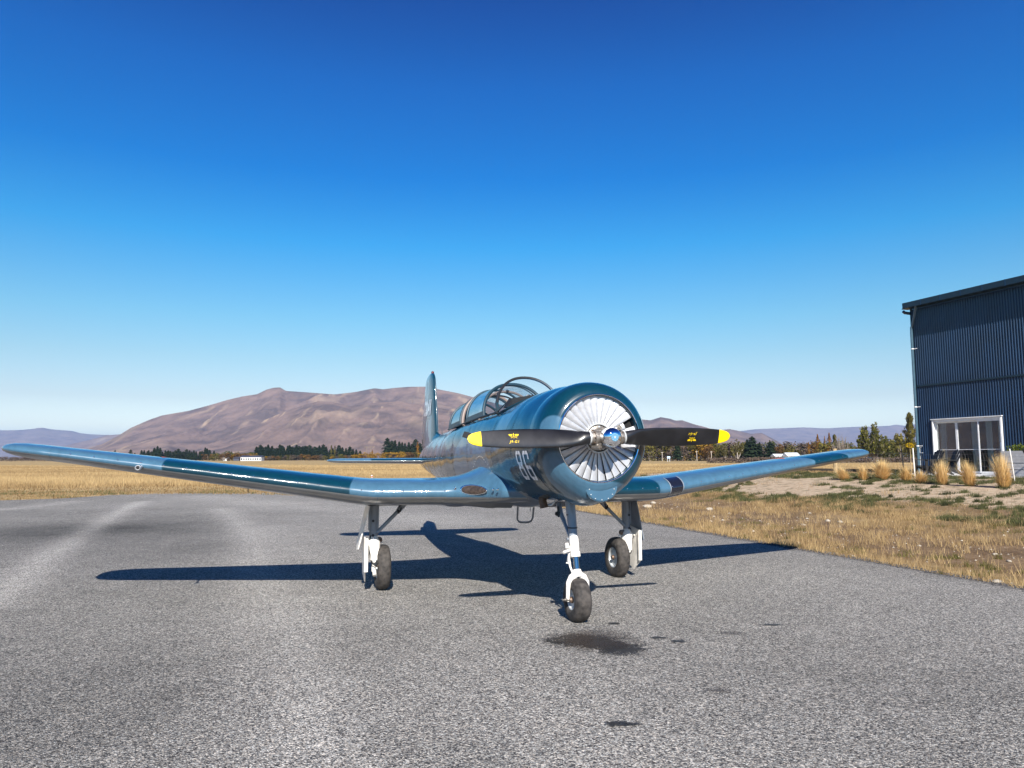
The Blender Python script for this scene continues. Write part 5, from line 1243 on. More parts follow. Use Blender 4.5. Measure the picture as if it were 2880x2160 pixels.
# ================================================================== PATIO THINGS
def adirondack():
    e = empty('garden_chair'); m = M['black_plastic']
    for k in range(5):       # fan of back slats
        a = (k-2)*.016; top = 1.0-.028*abs(k-2)**1.4
        mb = MB(); w = .095; p0 = Vector((.22, (k-2)*.098, .30)); p1 = Vector((.52, (k-2)*.098+a*1.2, top)); d = Vector((0, w/2, 0))
        mb.prism([p0-d*.85, p0+d*.85, p1+d, p1+Vector((.012, 0, .025)), p1-d], (.02, 0, -.008)); mb.build('back_slat', m, e, False, .004)
    for k in range(6):
        x = -.30+k*.095; mb = MB(); mb.box((x, 0, .36-.018*k), (.085, .52, .02)); mb.build('seat_slat', m, e, False, .003)
    for s_ in (-1, 1):
        mb = MB(); mb.prism([(-.42, s_*.33, .60), (-.42, s_*.40, .60), (.30, s_*.36, .57), (.34, s_*.29, .57), (-.05, s_*.27, .59)], (0, 0, .022)); mb.build('armrest', m, e, False, .004)
        mb = MB(); mb.prism([(-.36, s_*.30, 0), (-.27, s_*.30, 0), (-.26, s_*.30, .60), (-.38, s_*.30, .60)], (0, s_*.022, 0)); mb.build('leg', m, e, False, .003)
        mb = MB(); mb.prism([(-.33, s_*.275, .36), (-.33, s_*.275, .28), (.42, s_*.275, 0.0), (.52, s_*.275, 0.0), (.30, s_*.275, .22)], (0, s_*.022, 0)); mb.build('leg', m, e, False, .003)
    mb = MB(); mb.box((.30, 0, .54), (.03, .60, .06)); mb.build('back_brace', m, e, False, .003)
    return e
M['black_plastic'] = simple('black_plastic', (.008, .008, .009), .6, 0, .05, 30, .2)
ch = adirondack(); chairs = [ch, copy_tree(ch), copy_tree(ch)]
for c_, (lx, ly, rz, lb) in zip(chairs, ((1.52, -1.25, math.pi*.5-.05, 'black slatted garden chair nearest the downpipe on the patio'), (2.35, -1.30, math.pi*.5-.15, 'black slatted garden chair in front of the middle door panel'), (6.05, -1.05, -math.pi*.42, 'black garden chair cut off by the right frame edge'))):
    p = hl(lx, ly, .01); c_.location = (p.x, p.y, p.z); c_.rotation_euler = (0, 0, {0: R(8), 1: R(2), 2: R(188)}[chairs.index(c_)]); tag(c_, lb, 'chair', 'black garden chairs on the patio')
# planter box with shrub
pl = empty('planter_box', tuple(hl(5.15, -.75, .01)), hn); tag(pl, 'grey timber planter box with leafy green shrub by the door', 'planter', None)
PG = simple('grey_planter', (.40, .40, .41), .7, 0, .1, 20, .12)
for z in (.12, .36, .60, .82):
    for s_ in (-1, 1):
        mb = MB(); mb.box((0, s_*.30, z), (1.25, .03, .215)); mb.build('board', PG, pl, False, .003)
        mb = MB(); mb.box((s_*.61, 0, z), (.03, .57, .215)); mb.build('board', PG, pl, False, .003)
mb = MB(); mb.box((0, 0, .82), (1.19, .56, .10)); mb.build('soil', M['pipe'], pl)
LM = leafy('shrub_leaves', (.05, .09, .015), (.30, .34, .05), .5, .3)
def leaf_cloud(name, c, r, n, size, mat, parent, seed=1, tintf=None):
    g = np.random.default_rng(seed); q = g.normal(0, 1, (n, 3)); q /= np.linalg.norm(q, axis=1)[:, None]; rad = g.uniform(.35, 1, n)**.5
    bump = .78+.44*vnoise(q[:, 0]*2.3+q[:, 2]*1.7+seed*3+10, q[:, 1]*2.3+q[:, 2]+10, seed)
    P = q*rad[:, None]*bump[:, None]*np.array(r)+np.array(c)
    s = size*g.uniform(.6, 1.3, n); a = g.normal(0, 1, (n, 3)); a /= np.linalg.norm(a, axis=1)[:, None]; b = np.cross(a, g.normal(0, 1, (n, 3))); b /= np.linalg.norm(b, axis=1)[:, None]
    V = np.stack([P+a*s[:, None], P+b*s[:, None]*.6, P-a*s[:, None]*.9, P-b*s[:, None]*.6], 1)
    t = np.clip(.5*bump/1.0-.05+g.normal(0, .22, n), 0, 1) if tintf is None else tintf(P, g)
    return tri_obj(name, V, mat, parent, t, 4)
for i in range(5): leaf_cloud('shrub', (-.42+.21*i, 0, .98+.03*(i % 2)), (.20, .20, .20), 130, .035, LM, pl, 5+i)

# ================================================================== FENCE ITEMS
WM = simple('weathered_timber', (.42, .31, .17), .85, 0, .5, 30, .25, vscale=8); WH = simple('white_stake', (.72, .70, .66), .6, 0, .1, 40, .1)
def post(name, u, vb, D, h, r_, mat, label, cat, tilt=0, z=None):
    x = wx(u, D); zz = float(terr(x, D)) if z is None else z; mb = MB(); mb.tube([(0, 0, -.1), (tilt*h*.5, 0, h*.5), (tilt*h, 0, h)], r_, 10); o = mb.build(name, mat, None, True, 0); o.location = (x, D, zz); tag(o, label, cat); return o
post('fence_post', 2348, 0, 33.0, 1.10, .085, WM, 'round timber fence post behind the airplane wing tip', 'post')
post('fence_post', 2541, 0, 27.5, 1.05, .022, M['black'], 'thin black metal fence post leaning left by the building corner', 'post', -.07)
post('garden_stake', 2570, 0, 25.8, 1.12, .020, WH, 'white square stake left of the downpipe holding the wire', 'stake', -.02)
post('garden_stake', 2850, 0, 22.8, 1.02, .016, WH, 'thin white stake leaning left beside the planter box', 'stake', -.10)
# wire fence between the stakes
fx = [(wx(2348, 33.0), 33.0), (wx(2541, 27.5), 27.5), (wx(2570, 25.8), 25.8), (wx(2850, 22.8), 22.8), (wx(3100, 20.5), 20.5)]
mb = MB()
for (a, b) in zip(fx[:-1], fx[1:]):
    za, zb = float(terr(*a)), float(terr(*b)); L_ = math.hypot(b[0]-a[0], b[1]-a[1])
    for h in (.08, .28, .48, .68, .88): mb.tube([(a[0], a[1], za+h), (b[0], b[1], zb+h)], .0022, 3, False)
    n = int(L_/.3)
    for k in range(1, n): t = k/n; mb.tube([(a[0]+(b[0]-a[0])*t, a[1]+(b[1]-a[1])*t, za+(zb-za)*t+.05), (a[0]+(b[0]-a[0])*t, a[1]+(b[1]-a[1])*t, za+(zb-za)*t+.88)], .0015, 3, False)
o = mb.build('wire_fence', simple('galvanised_wire', (.22, .22, .22), .5, .5), None); tag(o, 'thin wire mesh fence running between the posts and stakes', 'fence')
# timber edging of the garden bed
p0 = (wx(2240, 40), 40.5); p1 = (wx(2600, 35), 34.2)
mb = MB(); mb.box((0, 0, .06), (math.hypot(p1[0]-p0[0], p1[1]-p0[1]), .05, .16)); o = mb.build('edging_board', simple('dark_timber', (.05, .04, .03), .8), None); o.location = ((p0[0]+p1[0])/2, (p0[1]+p1[1])/2, float(terr((p0[0]+p1[0])/2, (p0[1]+p1[1])/2))+.02); o.rotation_euler = (0, 0, math.atan2(p1[1]-p0[1], p1[0]-p0[0])); tag(o, 'low dark timber edging along the back of the garden bed', 'edging')
# dark bush on the bed's edge and yellow sapling
e = empty('flax_bush', (wx(2528, 31.5), 31.5, float(terr(wx(2528, 31.5), 31.5)))); tag(e, 'dark spiky flax bush left of the building corner', 'shrub')
k = 220; a = rng.uniform(0, 6.28, k); r_ = rng.uniform(0, .30, k); blades('blades', np.cos(a)*r_, np.sin(a)*r_, rng.uniform(.12, .34, k), .014, rng.uniform(0, .25, k), GG, 1.3, e, np.zeros(k))
YM = leafy('yellow_leaves', (.50, .30, .01), (.85, .62, .04), .5, .4)
e = empty('sapling', (wx(2560, 27.2), 27.2, float(terr(wx(2560, 27.2), 27.2)))); tag(e, 'small sapling with bright yellow autumn leaves beside the downpipe', 'sapling')
mb = MB(); mb.tube([(0, 0, 0), (.01, 0, .6), (0, 0, 1.15)], [.014, .010, .006], 6); mb.build('trunk', WM, e)
leaf_cloud('crown', (0, 0, 1.16), (.17, .13, .10), 150, .026, YM, e, 3)
# marker post in the long grass
mb = MB(); mb.tube([(0, 0, 0), (0, 0, .38)], .05, 10); e = empty('marker_post', (wx(1046, 49), 49, float(terr(wx(1046, 49), 49)))); mb.build('post', WH, e)
for z in (.14, .28): mb = MB(); mb.lathe([(z-.03, .053), (z+.03, .053)], 'z', (0, 0, 0), 12); mb.build('band', M['red'], e)
tag(e, 'short white marker post with red bands in the long grass', 'marker')

# ================================================================== TREES
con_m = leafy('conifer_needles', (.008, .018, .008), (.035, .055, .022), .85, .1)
GR = {'green_yellow': leafy('fading_poplar_leaves', (.05, .06, .012), (.26, .24, .035), .8, .3), 'olive': leafy('olive_leaves', (.055, .052, .012), (.25, .21, .045), .8, .25), 'gold': leafy('golden_leaves', (.20, .11, .012), (.60, .35, .035), .8, .3), 'rust': leafy('rust_leaves', (.10, .055, .020), (.26, .14, .045), .8, .25),
      'green': leafy('mid_green_leaves', (.026, .042, .012), (.13, .14, .035), .8, .2), 'brown': leafy('brown_twigs', (.085, .062, .048), (.19, .145, .115), .85, .15), 'yellow': leafy('yellow_green_leaves', (.14, .12, .010), (.50, .42, .04), .7, .35), 'orange': leafy('orange_leaves', (.20, .09, .01), (.55, .28, .03), .7, .3)}
bark = simple('grey_bark', (.20, .165, .13), .9, 0, .4, 3, .3); pale_bark = simple('pale_bark', (.48, .43, .38), .85, 0, .3, 3, .3)
class Tpl:
    def __init__(s): s.parts = []
def conifer_tpl(seed, n=260, w=.24, shape=1.0):
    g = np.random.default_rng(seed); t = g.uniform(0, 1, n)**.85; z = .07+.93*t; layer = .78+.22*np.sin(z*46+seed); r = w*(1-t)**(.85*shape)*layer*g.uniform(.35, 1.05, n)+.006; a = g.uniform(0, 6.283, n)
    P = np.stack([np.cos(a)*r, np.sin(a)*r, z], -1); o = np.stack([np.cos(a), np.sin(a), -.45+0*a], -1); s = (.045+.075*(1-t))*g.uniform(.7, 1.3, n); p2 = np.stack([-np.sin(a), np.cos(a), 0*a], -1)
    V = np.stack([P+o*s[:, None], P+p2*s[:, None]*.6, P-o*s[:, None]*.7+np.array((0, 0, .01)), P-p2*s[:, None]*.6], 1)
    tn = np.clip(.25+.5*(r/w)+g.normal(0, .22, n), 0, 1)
    c = tri_obj('crown', V, con_m, None, tn, 4); mb = MB(); mb.tube([(0, 0, -.02), (0, 0, .5), (0, 0, .97)], [.020, .013, .003], 5, False); tr = mb.build('trunk', bark)
    return [c, tr]
def round_tpl(seed, mat, n=420, blobs=9, spread=.30, trunk=True, tall=1.0, leaf=.030):
    g = np.random.default_rng(seed); Vs = []; ts = []
    for b in range(blobs):
        a = g.uniform(0, 6.283); rr = g.uniform(0, spread); c = np.array([math.cos(a)*rr, math.sin(a)*rr, g.uniform(.32, .78)*tall]); R0 = g.uniform(.13, .22); k = n//blobs
        q = g.normal(0, 1, (k, 3)); q /= np.linalg.norm(q, axis=1)[:, None]; rad = R0*g.uniform(.55, 1.1, k); P = c+q*rad[:, None]*np.array([1, 1, .85*tall]); s = leaf*g.uniform(.6, 1.4, k)
        A = g.normal(0, 1, (k, 3)); A /= np.linalg.norm(A, axis=1)[:, None]; B = np.cross(A, q+.3*g.normal(0, 1, (k, 3))); B /= np.linalg.norm(B, axis=1)[:, None]+1e-6
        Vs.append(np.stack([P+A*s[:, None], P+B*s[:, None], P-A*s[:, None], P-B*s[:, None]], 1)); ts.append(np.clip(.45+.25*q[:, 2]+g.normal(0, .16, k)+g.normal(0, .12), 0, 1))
    # low skirt
    k = n//5; a = g.uniform(0, 6.283, k); r = g.uniform(.05, spread+.12, k); P = np.stack([np.cos(a)*r, np.sin(a)*r, g.uniform(.02, .35, k)], -1); A = g.normal(0, 1, (k, 3)); A /= np.linalg.norm(A, axis=1)[:, None]; B = np.cross(A, g.normal(0, 1, (k, 3))); B /= np.linalg.norm(B, axis=1)[:, None]; s = leaf*g.uniform(.6, 1.3, k)
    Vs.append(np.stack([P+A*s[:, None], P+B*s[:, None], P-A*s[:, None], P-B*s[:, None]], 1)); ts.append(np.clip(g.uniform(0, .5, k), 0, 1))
    c = tri_obj('crown', np.concatenate(Vs), mat, None, np.concatenate(ts), 4); mb = MB()
    mb.tube([(0, 0, -.02), (.01, 0, .3), (0, .01, .6)], [.022, .016, .008], 5, False)
    for j in range(4): a = g.uniform(0, 6.28); mb.tube([(0, 0, .22), (.12*math.cos(a), .12*math.sin(a), .5)], [.010, .004], 4, False)
    return [c, mb.build('trunk', bark)]
def poplar_tpl(seed, mat, n=900, w=.085):
    g = np.random.default_rng(seed); t = g.uniform(0, 1, n); z = .10+.90*t; r = w*np.sin(np.clip(t*.92+.08, 0, 1)*math.pi)**.55*g.uniform(.3, 1.1, n)*(.8+.3*np.sin(z*21+seed)); a = g.uniform(0, 6.283, n)
    P = np.stack([np.cos(a)*r, np.sin(a)*r, z], -1); s = .0145*g.uniform(.6, 1.5, n); A = np.stack([np.cos(a)*.3, np.sin(a)*.3, 1+0*a], -1); B = np.stack([-np.sin(a), np.cos(a), 0*a], -1)
    V = np.stack([P+A*s[:, None]*1.6, P+B*s[:, None]*.8, P-A*s[:, None]*1.4, P-B*s[:, None]*.8], 1)
    c = tri_obj('crown', V, mat, None, np.clip(.4+.4*np.cos(a+2.0)*0+g.normal(0, .24, n)+.2*np.sin(z*13), 0, 1), 4); mb = MB(); mb.tube([(0, 0, -.02), (0, 0, .9)], [.016, .003], 5, False); return [c, mb.build('trunk', bark)]
def bare_tpl(seed, n=26, spread=.20, up=.9, leafm=None, leafn=0, leafw=.03, trunkm=None, th=1.0):
    g = np.random.default_rng(seed); mb = MB(); tips = []
    mb.tube([(0, 0, -.02), (.0, 0, .12), (.0, 0, .20)], [.030, .022, .016], 6, False)
    for k in range(n):
        a = g.uniform(0, 6.283); b = g.uniform(.1, 1)**.6*spread; h = g.uniform(.62, 1.0)*(1-.55*(b/spread)**2*.8); p = [(0, 0, .08+.10*g.uniform()), (b*.45*math.cos(a), b*.45*math.sin(a), h*.38), (b*.85*math.cos(a), b*.85*math.sin(a), h*.66), (b*math.cos(a), b*math.sin(a), h)]
        mb.tube(p, [.0085*th, .006*th, .004*th, .0014*th], 4, False); tips.append(p)
        for j in range(7):
            t = g.uniform(.35, .95); i = min(int(t*3), 2); f = t*3-i; q = np.array(p[i])*(1-f)+np.array(p[i+1])*f; a2 = a+g.normal(0, 1.2); L_ = g.uniform(.04, .11); mb.tube([tuple(q), (q[0]+L_*.45*math.cos(a2), q[1]+L_*.45*math.sin(a2), q[2]+L_)], [.003*th, .001*th], 3, False)
    out = [mb.build('trunk', trunkm or bark)]
    if leafm:
        Vs = []; per = leafn//n; ts = []
        for p in tips:
            t = .42+.60*g.uniform(0, 1, per)**.8; i = np.clip((t*3).astype(int), 0, 2); f = t*3-i; pa = np.array(p); q = pa[i]*(1-f)[:, None]+pa[i+1]*f[:, None]+g.normal(0, leafw*.55, (per, 3)); s = .014*g.uniform(.6, 1.5, per)
            A = g.normal(0, 1, (per, 3))+np.array([0, 0, 1.2]); A /= np.linalg.norm(A, axis=1)[:, None]; B = np.cross(A, g.normal(0, 1, (per, 3))); B /= np.linalg.norm(B, axis=1)[:, None]
            Vs.append(np.stack([q+A*s[:, None]*1.5, q+B*s[:, None], q-A*s[:, None]*1.5, q-B*s[:, None]], 1)); ts.append(np.clip(g.normal(.45, .25, per), 0, 1))
        out.append(tri_obj('crown', np.concatenate(Vs), leafm, None, np.concatenate(ts), 4))
    return out
TPL = {'conifer': [conifer_tpl(s, 520, w*1.55, sh_*.8) for s, w, sh_ in ((1, .20, 1), (2, .25, .8), (3, .17, 1.1), (4, .23, .7), (5, .30, .6), (6, .19, .9))]}
for k in ('olive', 'gold', 'rust', 'green', 'brown', 'yellow'): TPL[k] = [round_tpl(20+ord(k[0])+i, GR[k], 460, 9, .26+.05*i) for i in range(3)]
TPL['poplar'] = [poplar_tpl(60+i, GR['orange'], 460, .075+.012*i) for i in range(2)]
TPL['poplar_green'] = [poplar_tpl(70, GR['olive'], 1900, .15), poplar_tpl(71, GR['olive'], 800, .08)]
TPL['bare'] = [bare_tpl(80, 46, .27, th=2.1), bare_tpl(81, 24, .20, th=2.1)]
TPL['bigpoplar'] = [bare_tpl(90, 60, .38, .9, GR['green_yellow'], 5200, .026, th=1.5), ]
TPL['birch'] = [bare_tpl(95, 14, .22, .9, GR['olive'], 1500, .04, pale_bark)]
TPL['thinyellow'] = [bare_tpl(97, 26, .26, .9, GR['yellow'], 2600, .030)]
_used = set(); _protos = [o for L_ in TPL.values() for t_ in L_ for o in t_]
def tree(name, kind, u, D, hpx, label, cat, group=None, wf=1.0, var=None, vb=None):
    """hpx: height in photo pixels"""
    L_ = TPL[kind]; tp = L_[random.randrange(len(L_)) if var is None else var]; h = hpx/F_SRC*D
    e = empty(name, (wx(u, D), D, -.05), random.uniform(0, 6.28))
    for p in tp:
        c = p.copy(); col.objects.link(c); c.parent = e; c.scale = (h*wf, h*wf, h)
        c.name = 'crown' if 'crown' in p.name else 'trunk'
    tag(e, label, cat, group); return e
cg = 'conifers in the far shelter belt'
L1 = 'dark green conifer in the long dense shelter belt below the mountain'
def skyl(u, pts): return float(np.interp(u, [p[0] for p in pts], [p[1] for p in pts]))
belt = [(395, 1262), (430, 1255), (500, 1254), (560, 1262), (620, 1272)]
for u in np.arange(396, 600, 7.5):
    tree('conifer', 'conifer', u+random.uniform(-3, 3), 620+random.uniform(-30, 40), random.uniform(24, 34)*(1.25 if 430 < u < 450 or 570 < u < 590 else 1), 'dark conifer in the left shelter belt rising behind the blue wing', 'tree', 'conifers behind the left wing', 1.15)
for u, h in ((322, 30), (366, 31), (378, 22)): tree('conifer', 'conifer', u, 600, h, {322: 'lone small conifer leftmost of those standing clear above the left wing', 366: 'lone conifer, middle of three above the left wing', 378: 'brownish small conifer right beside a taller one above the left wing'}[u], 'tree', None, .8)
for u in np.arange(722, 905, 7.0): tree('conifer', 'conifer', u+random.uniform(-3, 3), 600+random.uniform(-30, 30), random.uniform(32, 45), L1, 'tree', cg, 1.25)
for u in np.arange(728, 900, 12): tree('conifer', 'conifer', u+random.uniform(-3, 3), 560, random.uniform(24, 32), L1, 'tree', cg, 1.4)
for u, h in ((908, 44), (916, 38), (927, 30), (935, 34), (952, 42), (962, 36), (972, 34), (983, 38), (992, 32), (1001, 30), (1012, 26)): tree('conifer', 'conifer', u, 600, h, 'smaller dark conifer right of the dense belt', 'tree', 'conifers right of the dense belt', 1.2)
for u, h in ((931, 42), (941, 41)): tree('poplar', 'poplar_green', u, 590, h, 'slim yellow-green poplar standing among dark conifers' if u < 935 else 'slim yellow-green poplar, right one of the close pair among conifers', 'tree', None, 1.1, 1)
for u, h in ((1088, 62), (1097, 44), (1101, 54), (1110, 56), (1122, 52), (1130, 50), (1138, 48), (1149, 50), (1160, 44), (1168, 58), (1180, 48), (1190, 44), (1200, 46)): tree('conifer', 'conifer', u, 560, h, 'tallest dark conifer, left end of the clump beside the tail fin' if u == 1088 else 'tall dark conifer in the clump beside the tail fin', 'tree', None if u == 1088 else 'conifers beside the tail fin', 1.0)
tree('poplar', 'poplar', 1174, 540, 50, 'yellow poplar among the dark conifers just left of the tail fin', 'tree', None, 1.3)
tree('poplar', 'poplar', 1046, 560, 30, 'little orange poplar right of the dense shelter belt', 'tree', None, 1.2)
# autumn shrubs along the foot of the belts
kinds = ['gold', 'rust', 'olive', 'brown', 'rust', 'brown', 'olive']
for u in np.arange(585, 1205, 11):
    k = random.choice(kinds); k = 'gold' if 1000 < u < 1180 and random.random() < .6 else k
    tree('autumn_shrub', k, u+random.uniform(-4, 4), 500+random.uniform(-20, 20), random.uniform(18, 27) if u < 720 else (random.uniform(14, 21) if u < 1000 else random.uniform(18, 28)), {'gold': 'golden autumn shrub at the foot of the far conifers', 'rust': 'rust-coloured autumn shrub at the foot of the far conifers', 'olive': 'olive green shrub at the foot of the far conifers', 'brown': 'bare brown shrub at the foot of the far conifers'}[k], 'shrub', k+' shrubs below the far conifers', 1.5)
for u, h, w in ((604, 22, 1.5), (618, 25, 1.6), (630, 24, 1.4), (641, 29, 1.5), (655, 27, 1.4), (688, 24, 1.4), (706, 27, 1.4)): tree('round_tree', 'green', u, 560, h, 'dark rounded tree left of the long white building', 'tree', 'dark rounded trees left of the white building', w)
for u in np.arange(-20, 260, 9): tree('scrub_bush', 'brown', u, 600, random.uniform(10, 15), 'low dark brown scrub at the far left edge of the field', 'shrub', 'brown scrub at the far left', 2.2)
# right hand side, nearer woodland
def wood(u0, u1, step, kinds_, hr, D, nm, lab, wf=1.2):
    for u in np.arange(u0, u1, step):
        k = random.choice(kinds_); tree('woodland_tree', k, u+random.uniform(-5, 5), D+random.uniform(-12, 12), random.uniform(*hr), k.replace('green', 'dark green')+' '+lab, 'tree', k+' '+nm, wf)
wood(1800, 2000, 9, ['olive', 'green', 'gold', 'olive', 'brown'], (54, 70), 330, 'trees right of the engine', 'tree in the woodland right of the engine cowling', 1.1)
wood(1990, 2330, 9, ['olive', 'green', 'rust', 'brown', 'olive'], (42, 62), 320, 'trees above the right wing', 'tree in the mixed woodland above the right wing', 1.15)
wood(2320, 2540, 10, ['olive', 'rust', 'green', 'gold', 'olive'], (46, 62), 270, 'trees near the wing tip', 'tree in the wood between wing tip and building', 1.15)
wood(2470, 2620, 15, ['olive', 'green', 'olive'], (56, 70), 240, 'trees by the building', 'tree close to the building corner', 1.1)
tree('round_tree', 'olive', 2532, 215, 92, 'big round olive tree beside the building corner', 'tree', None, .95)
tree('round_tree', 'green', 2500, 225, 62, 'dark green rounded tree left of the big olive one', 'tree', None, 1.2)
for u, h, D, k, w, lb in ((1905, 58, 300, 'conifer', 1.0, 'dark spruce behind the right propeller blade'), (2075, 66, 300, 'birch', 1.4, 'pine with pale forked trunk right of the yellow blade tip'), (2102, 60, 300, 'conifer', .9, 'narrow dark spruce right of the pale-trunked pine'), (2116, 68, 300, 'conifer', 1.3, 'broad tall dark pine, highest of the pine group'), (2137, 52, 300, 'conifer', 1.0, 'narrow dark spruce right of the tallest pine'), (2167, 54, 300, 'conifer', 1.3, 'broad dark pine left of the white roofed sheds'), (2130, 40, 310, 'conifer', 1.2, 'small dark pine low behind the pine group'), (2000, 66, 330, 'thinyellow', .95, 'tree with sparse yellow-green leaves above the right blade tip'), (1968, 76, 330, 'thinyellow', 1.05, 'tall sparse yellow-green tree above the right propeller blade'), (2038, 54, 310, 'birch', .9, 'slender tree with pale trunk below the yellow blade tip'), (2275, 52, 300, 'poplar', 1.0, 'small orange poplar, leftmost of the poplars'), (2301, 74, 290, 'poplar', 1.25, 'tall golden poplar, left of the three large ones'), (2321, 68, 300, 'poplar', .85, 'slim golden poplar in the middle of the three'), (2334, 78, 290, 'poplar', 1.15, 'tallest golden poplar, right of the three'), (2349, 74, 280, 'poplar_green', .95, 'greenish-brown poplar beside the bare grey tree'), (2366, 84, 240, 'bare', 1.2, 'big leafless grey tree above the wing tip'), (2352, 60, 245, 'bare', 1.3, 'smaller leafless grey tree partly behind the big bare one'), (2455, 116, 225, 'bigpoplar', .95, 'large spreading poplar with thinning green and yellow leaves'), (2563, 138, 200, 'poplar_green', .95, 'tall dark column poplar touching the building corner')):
    tree('conifer' if k == 'conifer' else 'tree', k, u, D, h, lb, 'tree', None, w, 0 if k in ('bare', 'poplar_green', 'bigpoplar') else None)
# brown hedge
HG = leafy('hedge_twigs', (.085, .060, .045), (.21, .155, .12), .9, .1)
def hedge(u0, u1, D, h, n, nm):
    us = rng.uniform(u0, u1, n); x = (us-1440)/F_SRC*D; z = rng.uniform(0, 1, n)**.8*h*(.7+.6*fbm(us*.05, us*0, 3, 6)); y = D+rng.uniform(-1.5, 1.5, n)+0; s = rng.uniform(.12, .30, n); A = rng.normal(0, 1, (n, 3)); A[:, 2] += .8; A /= np.linalg.norm(A, axis=1)[:, None]; B = np.cross(A, rng.normal(0, 1, (n, 3))); B /= np.linalg.norm(B, axis=1)[:, None]
    P = np.stack([x, y, z], -1); V = np.stack([P+A*s[:, None], P+B*s[:, None]*.5, P-A*s[:, None], P-B*s[:, None]*.5], 1)
    tag(tri_obj(nm, V, HG, None, np.clip(rng.normal(.4, .25, n)+.2*z/h, 0, 1), 4), kind='stuff')
hedge(1985, 2920, 200, 1.35, 11000, 'brown_hedge')
hedge(-60, 260, 480, 3.0, 3500, 'brown_hedge')
for L_ in _protos: bpy.data.objects.remove(L_)

# ================================================================== FAR BUILDINGS AND SMALL THINGS
WHT = simple('white_wall', (.75, .75, .74), .6); ROOF = simple('dark_roof', (.05, .055, .08), .5); ROOFW = simple('white_roof', (.72, .74, .76), .45); WIN = simple('dark_window', (.02, .025, .03), .1)
def shed(name, u0, u1, D, h, roofm, label, wallm=WHT, nwin=0, depth=6, rh=1.0, cat='building'):
    x0, x1 = wx(u0, D), wx(u1, D); e = empty(name, ((x0+x1)/2, D, 0)); L_ = x1-x0
    mb = MB(); mb.box((0, depth/2, h/2), (L_, depth, h)); mb.build('wall', wallm, e)
    mb = MB(); mb.prism([(-L_/2-.3, -.3, h+.01), (-L_/2-.3, depth/2, h+rh), (-L_/2-.3, depth+.3, h+.01)], (L_+.6, 0, 0)); mb.build('roof', roofm, e)
    for k in range(nwin):
        x = -L_/2+L_*(k+.5)/nwin; mb = MB(); mb.box((x, -.02, h*.45), (L_/nwin*.55, .08, h*.6)); mb.build('window', WIN, e)
    tag(e, label, cat); return e
shed('club_building', 676, 734, 470, 2.3, ROOF, 'long low white building with dark roof below the mountain', WHT, 9, 6, 1.0)
shed('shed', 656, 672, 480, 1.6, ROOF, 'tiny dark shed left of the long white building', ROOF)
shed('hut', 625, 637, 480, 1.5, WHT, 'tiny white hut far left beyond the field')
shed('shed', 2182, 2212, 255, 1.7, ROOFW, 'white roofed shed behind the right wing, left one', WHT, 0, 5, .9)
shed('shed', 2216, 2248, 250, 1.9, ROOFW, 'white roofed shed behind the right wing, right one', WHT, 0, 5, 1.1)
shed('hut', 1910, 1918, 380, 1.4, WHT, 'small white hut at the field edge below the right blade')
def sign(u, D, h, w, ph, pm, label, words=None):
    e = empty('sign', (wx(u, D), D, 0)); 
    for s_ in (-1, 1): mb = MB(); mb.tube([(s_*w*.33, 0, 0), (s_*w*.33, 0, h)], .07, 6); mb.build('leg', WHT, e)
    mb = MB(); mb.box((0, -.08, h-ph/2), (w, .06, ph)); mb.build('panel', pm, e); tag(e, label, 'sign')
sign(1880, 270, 1.9, 1.1, .75, simple('pale_blue_panel', (.45, .62, .75), .5), 'pale blue board on two white legs in the field')
for u, D, h, lb in ((1830, 330, 3.8, 'thin utility pole just right of the cowling'), (1920, 330, 4.2, 'utility pole right of the blue board'), (1958, 330, 4.0, 'pale utility pole below the right blade emblem'), (2024, 320, 3.4, 'pale pole below the yellow blade tip')):
    mb = MB(); mb.tube([(0, 0, 0), (0, 0, h)], .11, 6); 
    if u != 2024: mb.box((0, 0, h-.3), (1.1, .08, .10))
    o = mb.build('utility_pole', pale_bark, None); o.location = (wx(u, D), D-25, 0); tag(o, lb, 'pole')
for u, D, lb in ((1877-9, 300, 'white peg in the field left of the blue board'), (1901, 300, 'white peg in the field right of the blue board'), (2035, 300, 'white marker below the yellow blade tip'), (2084, 300, 'small white marker right of the pale-trunked pine')):
    mb = MB(); mb.tube([(0, 0, 0), (0, 0, .8 if u < 2000 else 1.6)], .16, 6); o = mb.build('field_peg', WHT, None); o.location = (wx(u, D), D-70, 0); tag(o, lb, 'marker')
def car(u, D, c, lb):
    e = empty('parked_car', (wx(u, D), D, 0)); cm_ = simple('car_paint', c, .3, 0, coat=1)
    mb = MB(); mb.prism([(-2.1, -.85, .35), (-2.15, -.85, .85), (-1.5, -.85, .98), (1.2, -.85, .98), (2.1, -.85, .80), (2.15, -.85, .35)], (0, 1.7, 0)); mb.build('body', cm_, e, False, .05)
    mb = MB(); mb.prism([(-1.5, -.75, .98), (-1.0, -.68, 1.45), (.4, -.68, 1.45), (1.1, -.75, .98)], (0, 1.45, 0)); mb.build('cabin', WIN, e, False, .04)
    for x in (-1.3, 1.3):
        for y in (-.85, .85): mb = MB(); mb.lathe([(y-.1, .32), (y+.1, .32)], 'y', (x, 0, .33), 14, True); mb.build('wheel', M['black'], e)
    tag(e, lb, 'car')
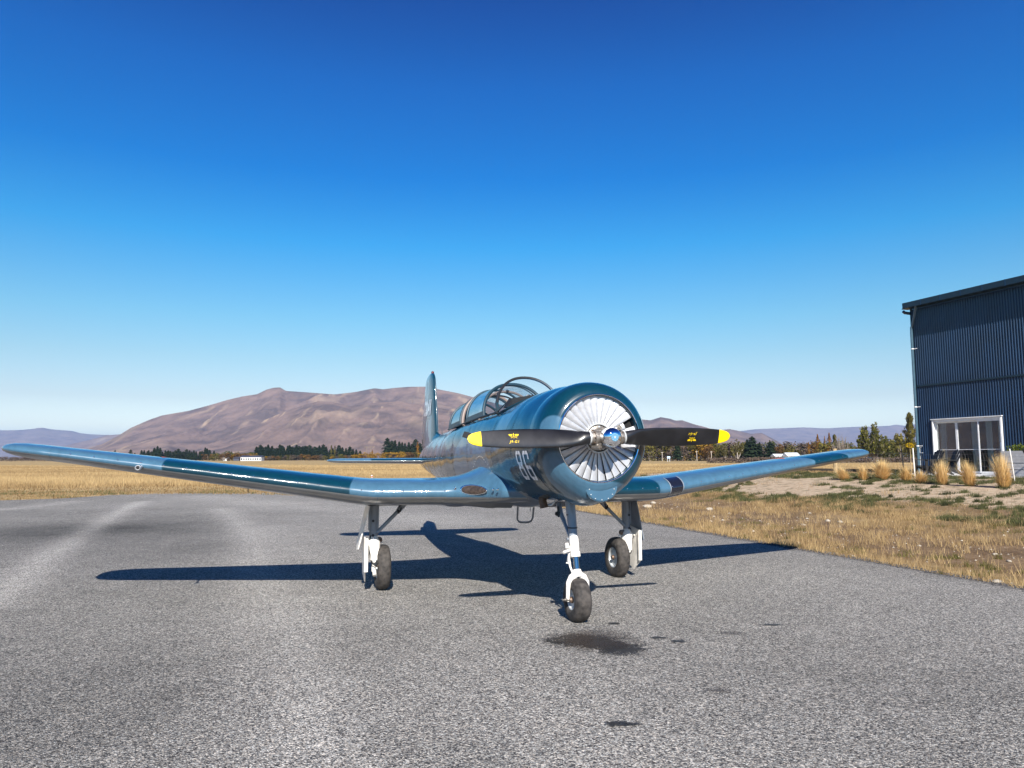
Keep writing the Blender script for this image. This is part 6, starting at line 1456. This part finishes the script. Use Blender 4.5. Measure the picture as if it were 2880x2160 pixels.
car(2425, 205, (.05, .06, .12), 'dark blue car beyond the right wing tip'); car(2444, 206, (.7, .7, .7), 'white car right of the dark blue one beyond the wing tip'); car(1113, 430, (.75, .75, .75), 'white car beneath the conifers left of the tail')
# electricity pylon-like frame among the far trees
mb = MB()
for x in (-1.6, 1.6): mb.tube([(x, 0, 0), (x, 0, 11)], .22, 5, False)
mb.tube([(-4, 0, 10.4), (4, 0, 10.4)], .2, 5, False); o = mb.build('power_pole', bark, None); o.location = (wx(1036, 600), 600, 0); tag(o, 'twin-pole power structure rising above the golden shrubs', 'pole')

for o in bpy.data.objects:
    if o.name.split('.')[0] in ('screw', 'nose_bolts', 'collar_bolts', 'badge_bolts', 'nose_screws', 'intake_latch', 'lock_pins', 'strut_bolt', 'axle_nut', 'rudder_hinge_line', 'aileron_gap', 'rivet_row', 'fillet_rivets', 'antenna', 'door_link', 'torque_link', 'drag_brace'): o['kind'] = 'stuff'
# ends of each row of look-alikes get a label of their own
_g = {}
for o in bpy.data.objects:
    if o.parent is None and o.get('group') and o.get('category') in ('tree', 'shrub'): _g.setdefault((o['group'], o['label']), []).append(o)
for (g_, l_), L_ in _g.items():
    if len(L_) < 3: continue
    L_.sort(key=lambda o: o.location.x/o.location.y); L_[0]['label'] = l_+', leftmost of its kind'; L_[-1]['label'] = l_+', rightmost of its kind'
    t_ = max(L_[1:-1], key=lambda o: o.children[0].scale.z/o.location.y); t_['label'] = l_+', tallest of its kind'
# ================================================================== HAZE
HAZE_D = 7.5e-5
if HAZE_D:
    mb = MB(); mb.box((0, 2500, 290), (36000, 30000, 582)); 
    m = bpy.data.materials.new('haze'); m.use_nodes = True; nt = m.node_tree; nt.nodes.remove(nt.nodes['Principled BSDF']); pv_ = nt.nodes.new('ShaderNodeVolumePrincipled')
    pv_.inputs['Color'].default_value = (.30, .48, .82, 1); pv_.inputs['Density'].default_value = HAZE_D; pv_.inputs['Anisotropy'].default_value = 0.0
    nt.links.new(pv_.outputs[0], nt.nodes['Material Output'].inputs['Volume']); o = mb.build('haze', m, None); tag(o, kind='stuff')
